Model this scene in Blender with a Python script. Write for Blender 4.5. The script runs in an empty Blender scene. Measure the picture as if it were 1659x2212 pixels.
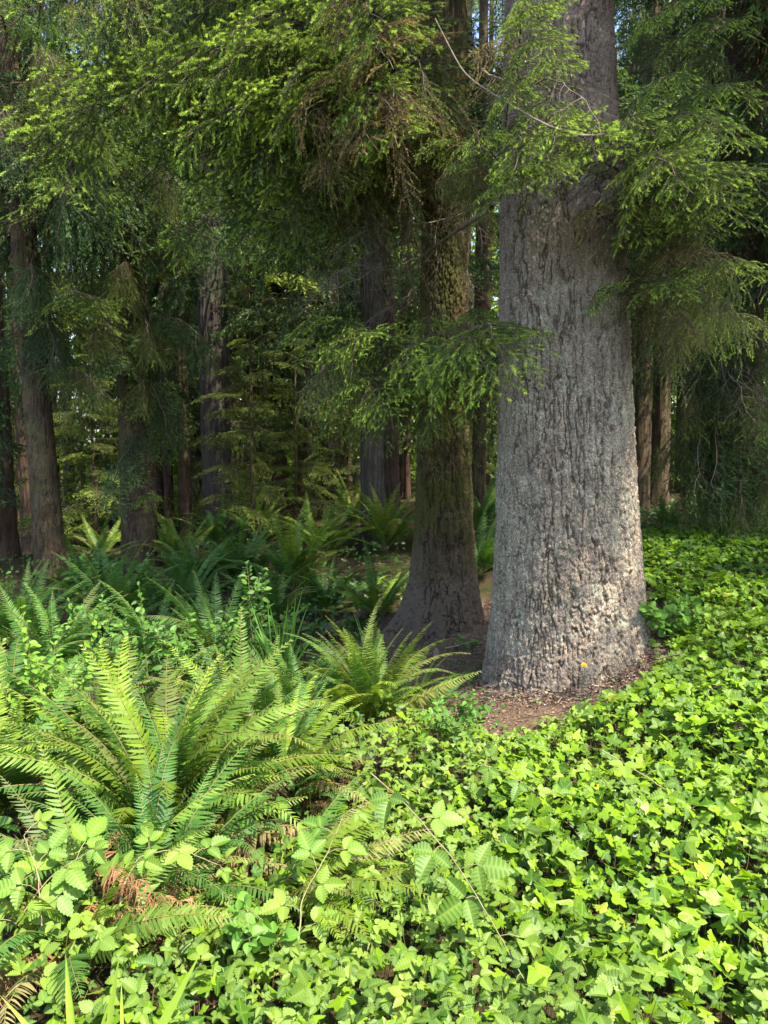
import bpy, math, random
import numpy as np
from mathutils import Vector, Matrix

# ------------------------------------------------------------------ camera, sky, sun, exposure
C = bpy.context.scene
COL = C.collection
PITCH = math.radians(5.0)
EYE = np.array([0.0, 0.0, 1.6])
FPX = 1671.0                      # focal length for a 1659 x 2212 frame
cam = bpy.data.cameras.new('camera')
cam_o = bpy.data.objects.new('camera', cam)
COL.objects.link(cam_o)
cam_o.location = EYE
cam_o.rotation_euler = (math.pi / 2 - PITCH, 0, 0)
cam.sensor_fit = 'VERTICAL'
cam.sensor_height = 24.0
cam.lens = 24.0 * FPX / 2212.0
cam.clip_start = 0.05
cam.clip_end = 1000
C.camera = cam_o

SUN_AZ, SUN_EL = math.radians(133), math.radians(60)     # clockwise from the view direction
SD = Vector((math.sin(SUN_AZ) * math.cos(SUN_EL), math.cos(SUN_AZ) * math.cos(SUN_EL), math.sin(SUN_EL)))
W = bpy.data.worlds.new('World')
C.world = W
W.use_nodes = True
nt = W.node_tree
sky = nt.nodes.new('ShaderNodeTexSky')
sky.sky_type = 'NISHITA'
sky.sun_disc = False
sky.sun_elevation = SUN_EL
sky.sun_rotation = SUN_AZ
sky.dust_density = 1.5
bg = nt.nodes['Background']
bg.inputs['Strength'].default_value = 0.15
nt.links.new(sky.outputs[0], bg.inputs['Color'])
sl = bpy.data.lights.new('sun', 'SUN')
sl.energy = 3.9
sl.angle = math.radians(0.6)
sl.color = (1.0, 0.92, 0.76)
so = bpy.data.objects.new('sun', sl)
COL.objects.link(so)
so.location = (6, -4, 14)
so.rotation_euler = SD.to_track_quat('Z', 'Y').to_euler()
C.view_settings.view_transform = 'Standard'
C.view_settings.look = 'None'
C.view_settings.gamma = 1.0
C.view_settings.exposure = 1.88
C.cycles.max_bounces = 6
C.cycles.diffuse_bounces = 4
C.cycles.transmission_bounces = 3
C.cycles.glossy_bounces = 2
C.cycles.sample_clamp_indirect = 6.0
C.cycles.use_denoising = True

# ------------------------------------------------------------------ helpers
CP, SP = math.cos(PITCH), math.sin(PITCH)


def at(u, v, Y):
    """world point seen at (u, v) of the 1659 x 2212 frame, Y metres ahead"""
    a, b = (u - 829.5) / FPX, (1106.0 - v) / FPX
    d = np.array([a, CP + b * SP, -SP + b * CP])
    return EYE + d * (Y / d[1])


def sst(e0, e1, x):
    t = np.clip((x - e0) / (e1 - e0), 0, 1)
    return t * t * (3 - 2 * t)


def gz(x, y):
    x = np.asarray(x, float)
    y = np.asarray(y, float)
    s = 0.40 * np.tanh((x - 1.35) / 1.2) * sst(0.8, 4.2, y) * (0.35 + 0.65 * sst(16, 9, y))
    s = s + 0.045 * np.maximum(x - 3, 0) - 0.10 * np.maximum(y - 11, 0) * sst(-2.0, -6.5, x) * sst(60, 20, y)
    s = s + 0.035 * np.sin(x * 2.1 + 1.3) * np.sin(y * 1.7) + 0.02 * np.sin(x * 5.3 + y * 3.1)
    s = s + 0.010 * np.maximum(y - 10, 0) * sst(-3, 1, x)
    return s


def G(u, v, lift=0.0):
    """ground point (x, y) under the pixel, for a layer lifted by lift"""
    for Y in np.arange(1.0, 60, 0.02):
        p = at(u, v, Y)
        if p[2] <= float(gz(p[0], p[1])) + lift:
            return float(p[0]), float(p[1])
    return float(p[0]), float(p[1])


U32 = np.uint32


def hsh(ix, iy, iz, s=0):
    h = (ix.astype(np.int64) * 374761393 + iy.astype(np.int64) * 668265263 + iz.astype(np.int64) * 2147483647 + s * 974634777) & 0xffffffff
    h = ((h ^ (h >> 13)) * 1274126177) & 0xffffffff
    h = ((h ^ (h >> 16)) * 2246822519) & 0xffffffff
    return ((h ^ (h >> 15)) & 0xffffff) / float(0xffffff)


def vnoise(P, s=0):
    F = np.floor(P)
    f = P - F
    f = f * f * (3 - 2 * f)
    i = F.astype(np.int64)
    r = 0
    for a in (0, 1):
        wa = f[:, 0] if a else 1 - f[:, 0]
        for b in (0, 1):
            wb = f[:, 1] if b else 1 - f[:, 1]
            for c in (0, 1):
                wc = f[:, 2] if c else 1 - f[:, 2]
                r = r + wa * wb * wc * hsh(i[:, 0] + a, i[:, 1] + b, i[:, 2] + c, s)
    return r


def fbm(P, n=4, s=0):
    r, a, t = 0, 0.5, 0
    for k in range(n):
        r = r + a * vnoise(P * (2.03 ** k), s + k)
        t += a
        a *= 0.5
    return r / t


def worley(P, s=0):
    F = np.floor(P).astype(np.int64)
    d1 = np.full(len(P), 9.0)
    d2 = np.full(len(P), 9.0)
    idh = np.zeros(len(P))
    for a in (-1, 0, 1):
        for b in (-1, 0, 1):
            for c in (-1, 0, 1):
                x, y, z = F[:, 0] + a, F[:, 1] + b, F[:, 2] + c
                q = np.stack([x + hsh(x, y, z, s), y + hsh(x, y, z, s + 1), z + hsh(x, y, z, s + 2)], 1)
                d = ((q - P) ** 2).sum(1)
                hh = hsh(x, y, z, s + 3)
                m = d < d1
                d2 = np.where(m, d1, np.minimum(d2, d))
                idh = np.where(m, hh, idh)
                d1 = np.where(m, d, d1)
    return np.sqrt(d1), np.sqrt(d2), idh


def nrm(a):
    return a / np.maximum(np.linalg.norm(a, axis=-1, keepdims=True), 1e-9)


class MB:
    """collects shapes and links them as ONE mesh"""

    def __init__(self):
        self.v, self.f, self.n = [], [], 0

    def add(self, v, f, mat=0, smooth=False, **attrs):
        v = np.asarray(v, np.float32).reshape(-1, 3)
        f = np.asarray(f, np.int64)
        self.v.append((v, attrs))
        self.f.append((f + self.n, mat, smooth))
        self.n += len(v)
        return self

    def mesh(self, name, mats):
        me = bpy.data.meshes.new(name)
        V = np.concatenate([a for a, _ in self.v])
        me.vertices.add(len(V))
        me.vertices.foreach_set('co', V.ravel())
        sizes = np.concatenate([np.full(len(f), f.shape[1]) for f, _, _ in self.f])
        loops = np.concatenate([f.ravel() for f, _, _ in self.f])
        me.loops.add(len(loops))
        me.loops.foreach_set('vertex_index', loops.astype(np.int32))
        me.polygons.add(len(sizes))
        st = np.concatenate([[0], np.cumsum(sizes)[:-1]])
        me.polygons.foreach_set('loop_start', st.astype(np.int32))
        me.polygons.foreach_set('material_index', np.concatenate([np.full(len(f), m) for f, m, _ in self.f]).astype(np.int32))
        me.polygons.foreach_set('use_smooth', np.concatenate([np.full(len(f), s) for f, _, s in self.f]).astype(bool))
        keys = set(k for _, a in self.v for k in a)
        for k in keys:
            at_ = me.attributes.new(k, 'FLOAT', 'POINT')
            at_.data.foreach_set('value', np.concatenate([np.broadcast_to(np.asarray(a.get(k, 0.0), np.float32), (len(v),)) for v, a in self.v]).astype(np.float32))
        for m in mats:
            me.materials.append(m)
        me.update(calc_edges=True)
        me.validate()
        return me


def obj(name, me, parent=None, label=None):
    o = bpy.data.objects.new(name, me)
    COL.objects.link(o)
    if parent:
        o.parent = parent
    if label:
        o['label'] = label
    return o


def thing(name, label, cat, loc=(0, 0, 0), group=None, rz=0.0):
    o = bpy.data.objects.new(name, None)
    COL.objects.link(o)
    o.empty_display_size = 0.2
    o.location = [float(c) for c in loc]
    o.rotation_euler = (0, 0, rz)
    o['label'] = label
    o['category'] = cat
    if group:
        o['group'] = group
    return o


def tag(o, label, cat, group=None):
    o['label'] = label
    o['category'] = cat
    if group:
        o['group'] = group
    return o


def kind(o, k, label=None):
    o['kind'] = k
    if label:
        o['label'] = label
    return o


def tubes(mb, PL, R, sides=3, mat=0, smooth=True, **at_):
    """PL (N,K,3) polylines, R (N,K) radii"""
    N, K, _ = PL.shape
    T = np.gradient(PL, axis=1)
    T = nrm(T)
    ref = np.where(np.abs(T[:, :, 2:3]) > 0.9, np.array([1.0, 0, 0]), np.array([0, 0, 1.0]))
    A = nrm(np.cross(T, ref))
    B = np.cross(T, A)
    an = np.arange(sides) * 2 * math.pi / sides
    V = PL[:, :, None, :] + R[:, :, None, None] * (A[:, :, None, :] * np.cos(an)[None, None, :, None] + B[:, :, None, :] * np.sin(an)[None, None, :, None])
    idx = np.arange(N * K * sides).reshape(N, K, sides)
    j = (np.arange(sides) + 1) % sides
    f = np.stack([idx[:, :-1, :], idx[:, :-1, j], idx[:, 1:, j], idx[:, 1:, :]], -1).reshape(-1, 4)
    mb.add(V.reshape(-1, 3), f, mat, smooth, **at_)


# ------------------------------------------------------------------ materials
def mat_base(name):
    m = bpy.data.materials.new(name)
    m.use_nodes = True
    t = m.node_tree
    for n in list(t.nodes):
        if n.type != 'OUTPUT_MATERIAL':
            t.nodes.remove(n)
    return m, t, t.nodes['Material Output']


def N(t, ty, **kw):
    n = t.nodes.new(ty)
    for k, v in kw.items():
        if k.startswith('_'):
            setattr(n, k[1:], v)
        else:
            n.inputs[k.replace('__', ' ')].default_value = v
    return n


def mixc(t, fac, a, b, mode='MIX'):
    n = t.nodes.new('ShaderNodeMix')
    n.data_type = 'RGBA'
    n.blend_type = mode
    for s, v in ((0, fac), (6, a), (7, b)):
        if isinstance(v, bpy.types.NodeSocket):
            t.links.new(v, n.inputs[s])
        else:
            n.inputs[s].default_value = v if s == 0 else (*v, 1) if len(v) == 3 else v
    return n.outputs[2]


def math_(t, op, a, b=0.0, c=None):
    n = t.nodes.new('ShaderNodeMath')
    n.operation = op
    for s, v in ((0, a), (1, b), (2, c)):
        if v is None:
            continue
        if isinstance(v, bpy.types.NodeSocket):
            t.links.new(v, n.inputs[s])
        else:
            n.inputs[s].default_value = v
    return n.outputs[0]


def ramp(t, fac, stops):
    n = t.nodes.new('ShaderNodeValToRGB')
    t.links.new(fac, n.inputs[0])
    e = n.color_ramp.elements
    while len(e) < len(stops):
        e.new(0.5)
    for k, (p, c) in enumerate(stops):
        e[k].position = p
        e[k].color = (*c, 1) if len(c) == 3 else c
    return n.outputs[0]


def attr(t, name):
    n = t.nodes.new('ShaderNodeAttribute')
    n.attribute_name = name
    return n.outputs['Fac']


def noise(t, scale, detail=3, dist=0.0, vec=None, rough=0.55):
    n = t.nodes.new('ShaderNodeTexNoise')
    n.inputs['Scale'].default_value = scale
    n.inputs['Detail'].default_value = detail
    n.inputs['Distortion'].default_value = dist
    n.inputs['Roughness'].default_value = rough
    if vec is not None:
        t.links.new(vec, n.inputs['Vector'])
    return n.outputs['Fac']


def objco(t):
    return t.nodes.new('ShaderNodeTexCoord').outputs['Object']


def leaf_mat(name, dark, light, vein=None, tr=0.35, rough=0.45, spec=0.35, use='rnd', odd=None, trc=(1.15, 1.1, 0.45), obrand=0.25, patch=0.0, old=None):
    """leaf: colour from dark to light along the attribute, veins, per-object spread, light passing through"""
    m, t, out = mat_base(name)
    a = attr(t, use)
    col = mixc(t, a, dark, light)
    if odd:                                  # a few leaves of another colour
        o_ = attr(t, 'odd')
        col = mixc(t, o_, col, odd)
    if patch:
        pn = noise(t, 1.3, 2, 0.0, t.nodes.new('ShaderNodeNewGeometry').outputs['Position'])
        k = math_(t, 'MULTIPLY_ADD', pn, 2 * patch, 1 - patch)
        col = mixc(t, 1.0, col, (1, 1, 1), 'MULTIPLY')
        n2 = t.nodes.new('ShaderNodeVectorMath')
        n2.operation = 'SCALE'
        t.links.new(col, n2.inputs[0])
        t.links.new(k, n2.inputs['Scale'])
        col = n2.outputs[0]
    if vein:
        v = attr(t, 'vein')
        v = math_(t, 'POWER', v, 9.0)
        v = math_(t, 'MULTIPLY', v, 0.4)
        col = mixc(t, v, col, vein)
    oi = t.nodes.new('ShaderNodeObjectInfo')
    r = oi.outputs['Random']
    k = math_(t, 'MULTIPLY_ADD', r, 2 * obrand, 1 - obrand)
    sc = t.nodes.new('ShaderNodeVectorMath')
    sc.operation = 'SCALE'
    t.links.new(col, sc.inputs[0])
    t.links.new(k, sc.inputs['Scale'])
    col = sc.outputs[0]
    if old:                                      # a few of the parts have faded
        f = math_(t, 'MULTIPLY', math_(t, 'GREATER_THAN', math_(t, 'FRACT', math_(t, 'MULTIPLY', r, 7.31)), .86), .55)
        col = mixc(t, f, col, old)
        f = math_(t, 'MULTIPLY', math_(t, 'GREATER_THAN', math_(t, 'FRACT', math_(t, 'MULTIPLY', r, 13.7)), .62), .30)
        col = mixc(t, f, col, (0.045, 0.14, 0.045))
    p = N(t, 'ShaderNodeBsdfPrincipled', Roughness=rough)
    p.inputs['Specular IOR Level'].default_value = spec
    t.links.new(col, p.inputs['Base Color'])
    tb = t.nodes.new('ShaderNodeBsdfTranslucent')
    c2 = mixc(t, 1.0, col, trc, 'MULTIPLY')
    t.links.new(c2, tb.inputs['Color'])
    mx = t.nodes.new('ShaderNodeMixShader')
    mx.inputs[0].default_value = tr
    t.links.new(p.outputs[0], mx.inputs[1])
    t.links.new(tb.outputs[0], mx.inputs[2])
    t.links.new(mx.outputs[0], out.inputs[0])
    return m


def bark_mat(name, base, alt, inner, lichen=None, lich_amt=0.3, moss=None, moss_amt=0.0, spk=0.0, foot=None, vstretch=0.25, bump=0.4, high=None):
    m, t, out = mat_base(name)
    oc = objco(t)
    mp = t.nodes.new('ShaderNodeMapping')
    mp.inputs['Scale'].default_value = (1, 1, vstretch)
    t.links.new(oc, mp.inputs[0])
    n1 = noise(t, 3.0, 5, 0.6, oc)
    n2 = noise(t, 26, 5, 0.3, mp.outputs[0], 0.65)
    n3 = noise(t, 110, 4, 0.0, oc, 0.7)
    col = mixc(t, ramp(t, n1, [(0.36, (0, 0, 0)), (0.62, (1, 1, 1))]), base, alt)
    col = mixc(t, 1.0, col, ramp(t, n2, [(0.28, (0.55, 0.55, 0.55)), (0.72, (1.35, 1.35, 1.35))]), 'MULTIPLY')
    col = mixc(t, 1.0, col, ramp(t, n3, [(0.3, (0.32, 0.32, 0.32)), (0.5, (0.9, 0.9, 0.9)), (0.70, (2.3, 2.3, 2.3))]), 'MULTIPLY')
    if moss:
        nm = noise(t, 1.7, 6, 0.4, oc, 0.65)
        f = ramp(t, nm, [(0.62 - moss_amt, (0, 0, 0)), (0.80 - moss_amt, (1, 1, 1))])
        col = mixc(t, f, col, mixc(t, n3, moss, tuple(c * 1.7 for c in moss)))
    if lichen:
        nl = noise(t, 9.0, 6, 0.8, oc, 0.75)
        f = ramp(t, nl, [(0.66 - lich_amt * .5, (0, 0, 0)), (0.74 - lich_amt * .5, (0.6, 0.6, 0.6))])
        col = mixc(t, f, col, lichen)
    if spk:
        vz = t.nodes.new('ShaderNodeTexVoronoi')
        vz.inputs['Scale'].default_value = 26
        t.links.new(oc, vz.inputs['Vector'])
        f = math_(t, 'LESS_THAN', vz.outputs['Distance'], spk)
        f = math_(t, 'MULTIPLY', f, math_(t, 'GREATER_THAN', noise(t, 2.3, 2, 0, oc), 0.56))
        col = mixc(t, f, col, (0.62, 0.66, 0.58))
    if foot:
        sx = t.nodes.new('ShaderNodeSeparateXYZ')
        t.links.new(oc, sx.inputs[0])
        h = math_(t, 'ADD', sx.outputs['Z'], math_(t, 'MULTIPLY', noise(t, 2.2, 4, 0, oc), -0.9))
        f = ramp(t, h, [(0.0, (1, 1, 1)), (foot[1], (0, 0, 0))])
        col = mixc(t, f, col, mixc(t, n3, tuple(c * 0.5 for c in foot[0]), tuple(c * 1.5 for c in foot[0])))
    if high:                                     # bark of another colour higher up the stem
        sh = t.nodes.new('ShaderNodeSeparateXYZ')
        t.links.new(oc, sh.inputs[0])
        hz = math_(t, 'ADD', sh.outputs['Z'], math_(t, 'MULTIPLY', noise(t, 1.6, 5, 0.3, oc), 2.2))
        hz = math_(t, 'ADD', hz, -1.1)
        mr = t.nodes.new('ShaderNodeMapRange')
        t.links.new(hz, mr.inputs[0])
        mr.inputs[1].default_value, mr.inputs[2].default_value = high[1], high[2]
        hc = mixc(t, n3, tuple(c * .45 for c in high[0]), tuple(c * 1.6 for c in high[0]))
        f = math_(t, 'MULTIPLY', mr.outputs[0], .65)
        col = mixc(t, f, col, hc)
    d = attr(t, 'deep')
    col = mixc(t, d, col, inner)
    p = N(t, 'ShaderNodeBsdfPrincipled', Roughness=0.9)
    p.inputs['Specular IOR Level'].default_value = 0.15
    t.links.new(col, p.inputs['Base Color'])
    b = t.nodes.new('ShaderNodeBump')
    b.inputs['Strength'].default_value = bump
    b.inputs['Distance'].default_value = 0.012
    t.links.new(math_(t, 'ADD', n2, math_(t, 'MULTIPLY', n3, 0.8)), b.inputs['Height'])
    t.links.new(b.outputs[0], p.inputs['Normal'])
    t.links.new(p.outputs[0], out.inputs[0])
    return m


def plain_mat(name, a, b, scale=20, rough=0.85, spec=0.2):
    m, t, out = mat_base(name)
    n = noise(t, scale, 4, 0.2, objco(t))
    col = mixc(t, ramp(t, n, [(0.3, (0, 0, 0)), (0.7, (1, 1, 1))]), a, b)
    p = N(t, 'ShaderNodeBsdfPrincipled', Roughness=rough)
    p.inputs['Specular IOR Level'].default_value = spec
    t.links.new(col, p.inputs['Base Color'])
    t.links.new(p.outputs[0], out.inputs[0])
    return m


M = {}
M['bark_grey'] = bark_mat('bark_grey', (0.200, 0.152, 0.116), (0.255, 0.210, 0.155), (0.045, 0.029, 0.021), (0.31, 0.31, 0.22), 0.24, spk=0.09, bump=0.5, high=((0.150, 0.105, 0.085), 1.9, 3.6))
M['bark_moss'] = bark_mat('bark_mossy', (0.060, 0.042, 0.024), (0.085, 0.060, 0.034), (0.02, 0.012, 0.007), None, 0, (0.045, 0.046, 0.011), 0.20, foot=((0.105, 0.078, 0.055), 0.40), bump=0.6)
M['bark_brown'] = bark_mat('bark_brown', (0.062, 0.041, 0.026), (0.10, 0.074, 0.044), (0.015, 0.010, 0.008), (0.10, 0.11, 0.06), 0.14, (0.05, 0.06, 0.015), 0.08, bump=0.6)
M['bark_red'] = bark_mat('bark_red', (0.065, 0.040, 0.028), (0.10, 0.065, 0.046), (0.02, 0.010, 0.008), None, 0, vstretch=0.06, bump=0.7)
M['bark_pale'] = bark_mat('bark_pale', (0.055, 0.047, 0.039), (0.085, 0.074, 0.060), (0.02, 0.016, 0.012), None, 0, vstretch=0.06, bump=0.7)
M['twig'] = plain_mat('twig_wood', (0.050, 0.036, 0.022), (0.11, 0.085, 0.06), 14)
M['twig_pale'] = plain_mat('bare_twig_wood', (0.085, 0.068, 0.050), (0.19, 0.155, 0.12), 14)
M['needle'] = leaf_mat('spruce_needles', (0.055, 0.095, 0.020), (0.38, 0.54, 0.075), tr=0.35, rough=0.5, use='age', obrand=0.25)
M['needle_olive'] = leaf_mat('olive_needles', (0.085, 0.100, 0.026), (0.21, 0.32, 0.045), tr=0.35, rough=0.55, use='age', obrand=0.3)
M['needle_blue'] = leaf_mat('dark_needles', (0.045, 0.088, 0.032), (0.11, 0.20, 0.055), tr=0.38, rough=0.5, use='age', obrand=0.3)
M['needle_dead'] = leaf_mat('rusty_needles', (0.17, 0.120, 0.045), (0.35, 0.27, 0.10), tr=0.35, rough=0.7, use='age', obrand=0.2)
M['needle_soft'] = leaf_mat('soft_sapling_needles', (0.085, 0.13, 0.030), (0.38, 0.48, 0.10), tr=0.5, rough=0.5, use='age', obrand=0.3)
M['frond'] = leaf_mat('fern_green', (0.085, 0.160, 0.020), (0.235, 0.34, 0.026), tr=0.38, rough=0.5, spec=0.3, use='rnd', obrand=0.35, old=(0.22, 0.20, 0.07))
M['frond_deep'] = leaf_mat('fern_deep_green', (0.050, 0.125, 0.022), (0.085, 0.20, 0.030), tr=0.38, rough=0.5, spec=0.3, use='rnd', obrand=0.3, old=(0.16, 0.15, 0.06))
M['frond_tan'] = leaf_mat('fern_fading', (0.15, 0.13, 0.055), (0.27, 0.23, 0.09), tr=0.3, rough=0.6, use='rnd', obrand=0.25)
M['frond_dry'] = leaf_mat('fern_dead_brown', (0.18, 0.070, 0.032), (0.42, 0.20, 0.10), tr=0.2, rough=0.8, use='rnd', obrand=0.25, trc=(1.1, 0.8, 0.5))
M['rachis'] = plain_mat('fern_stem', (0.12, 0.15, 0.03), (0.19, 0.14, 0.05), 20, 0.5)
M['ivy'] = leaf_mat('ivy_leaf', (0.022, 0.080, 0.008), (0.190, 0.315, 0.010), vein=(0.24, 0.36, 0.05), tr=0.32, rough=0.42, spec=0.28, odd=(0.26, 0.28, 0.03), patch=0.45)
M['bramble'] = leaf_mat('bramble_leaf', (0.045, 0.120, 0.016), (0.235, 0.36, 0.036), vein=(0.30, 0.42, 0.10), tr=0.38, rough=0.5, spec=0.35, odd=(0.28, 0.34, 0.05), patch=0.4)
M['shrub'] = leaf_mat('shrub_leaf', (0.045, 0.13, 0.018), (0.13, 0.27, 0.03), vein=(0.16, 0.32, 0.09), tr=0.4, rough=0.5, use='rnd')
M['shrub_lime'] = leaf_mat('shrub_lime_leaf', (0.12, 0.28, 0.03), (0.25, 0.42, 0.04), vein=(0.32, 0.45, 0.09), tr=0.45, rough=0.5, use='rnd', obrand=0.1)
M['low'] = leaf_mat('undergrowth_leaf', (0.026, 0.080, 0.014), (0.080, 0.17, 0.025), vein=(0.11, 0.22, 0.06), tr=0.35, rough=0.4, odd=(0.2, 0.2, 0.05))
M['blade'] = leaf_mat('blade_green', (0.10, 0.24, 0.03), (0.16, 0.34, 0.05), tr=0.4, rough=0.4, use='rnd', obrand=0.3)
M['blade_lime'] = leaf_mat('blade_lime', (0.34, 0.50, 0.06), (0.48, 0.62, 0.10), tr=0.4, rough=0.4, use='rnd', obrand=0.15)
M['far'] = leaf_mat('far_foliage', (0.08, 0.15, 0.022), (0.32, 0.46, 0.07), tr=0.45, rough=0.6, use='rnd', obrand=0.0)
M['cane'] = plain_mat('cane_stem', (0.20, 0.12, 0.07), (0.24, 0.26, 0.12), 12, 0.5)
M['green_stem'] = plain_mat('green_stem', (0.10, 0.16, 0.04), (0.18, 0.12, 0.06), 12, 0.5)
M['litter'] = leaf_mat('litter', (0.070, 0.042, 0.027), (0.34, 0.24, 0.17), tr=0.05, rough=0.9, use='rnd', obrand=0.0)
M['petal'] = leaf_mat('white_petal', (0.50, 0.49, 0.52), (0.66, 0.66, 0.68), tr=0.2, rough=0.6, use='rnd', obrand=0.0, trc=(1, 1, 1))
M['yellow'] = leaf_mat('yellow_petal', (0.80, 0.42, 0.01), (0.90, 0.55, 0.02), tr=0.2, rough=0.6, use='rnd', obrand=0.0, trc=(1, 1, 1))
M['splinter'] = plain_mat('splintered_wood', (0.22, 0.15, 0.10), (0.40, 0.30, 0.21), 30)

# ------------------------------------------------------------------ ground
TREE1 = (1.36, 5.62)
TREE2 = (at(960, 1200, 7.6)[0], 7.6)


def ground():
    xs = np.concatenate([-np.geomspace(150, 9, 22), np.arange(-8.5, 8.6, 0.07), np.geomspace(9, 150, 22)])
    ys = np.concatenate([-np.geomspace(60, 1.5, 12), np.arange(-1, 14, 0.07), np.geomspace(14.2, 220, 46)])
    X, Y = np.meshgrid(xs, ys)
    Z = gz(X, Y)
    P = np.stack([X.ravel(), Y.ravel(), np.zeros(X.size)], 1)
    near = (np.abs(X.ravel()) < 9) & (Y.ravel() < 14)
    Z = Z.ravel() + np.where(near, 0.03 * (fbm(P * 5, 3, 4) - 0.5) + 0.012 * (fbm(P * 26, 2, 9) - .5), 0)
    V = np.stack([X.ravel(), Y.ravel(), Z], 1)
    nx, ny = len(xs), len(ys)
    i = np.arange(nx * ny).reshape(ny, nx)
    f = np.stack([i[:-1, :-1], i[:-1, 1:], i[1:, 1:], i[1:, :-1]], -1).reshape(-1, 4)
    m, t, out = mat_base('forest_soil')
    oc = objco(t)
    n1 = noise(t, 2.0, 5, 0.5, oc)
    n2 = noise(t, 60, 5, 0.2, oc, 0.7)
    soil = mixc(t, n2, (0.020, 0.014, 0.008), (0.085, 0.055, 0.032))
    red = mixc(t, ramp(t, n2, [(0.3, (0, 0, 0)), (0.7, (1, 1, 1))]), (0.055, 0.034, 0.022), (0.20, 0.135, 0.092))
    moss = mixc(t, n2, (0.015, 0.028, 0.006), (0.05, 0.075, 0.015))

    def near_(cx, cy, r0, r1):
        vm = t.nodes.new('ShaderNodeVectorMath')
        vm.operation = 'DISTANCE'
        sx = t.nodes.new('ShaderNodeSeparateXYZ')
        t.links.new(oc, sx.inputs[0])
        cb = t.nodes.new('ShaderNodeCombineXYZ')
        t.links.new(sx.outputs[0], cb.inputs[0])
        t.links.new(sx.outputs[1], cb.inputs[1])
        t.links.new(cb.outputs[0], vm.inputs[0])
        vm.inputs[1].default_value = (cx, cy, 0)
        d = math_(t, 'ADD', vm.outputs['Value'], math_(t, 'MULTIPLY', n1, 0.9))
        n = t.nodes.new('ShaderNodeMapRange')
        t.links.new(d, n.inputs[0])
        n.inputs[1].default_value = r1
        n.inputs[2].default_value = r0
        return n.outputs[0]
    a = math_(t, 'MAXIMUM', near_(TREE1[0], TREE1[1] - .2, 1.7, 2.3), near_(TREE2[0] + .3, TREE2[1] - .5, 1.6, 2.2))
    col = mixc(t, ramp(t, n1, [(0.45, (0, 0, 0)), (0.6, (1, 1, 1))]), soil, moss)
    col = mixc(t, a, col, red)
    p = N(t, 'ShaderNodeBsdfPrincipled', Roughness=0.95)
    p.inputs['Specular IOR Level'].default_value = 0.1
    t.links.new(col, p.inputs['Base Color'])
    b = t.nodes.new('ShaderNodeBump')
    b.inputs['Strength'].default_value = 0.8
    b.inputs['Distance'].default_value = 0.02
    t.links.new(n2, b.inputs['Height'])
    t.links.new(b.outputs[0], p.inputs['Normal'])
    t.links.new(p.outputs[0], out.inputs[0])
    kind(obj('ground', MB().add(V, f, 0, True).mesh('ground', [m])), 'structure', 'forest floor of dark soil and needle litter')


ground()

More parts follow.
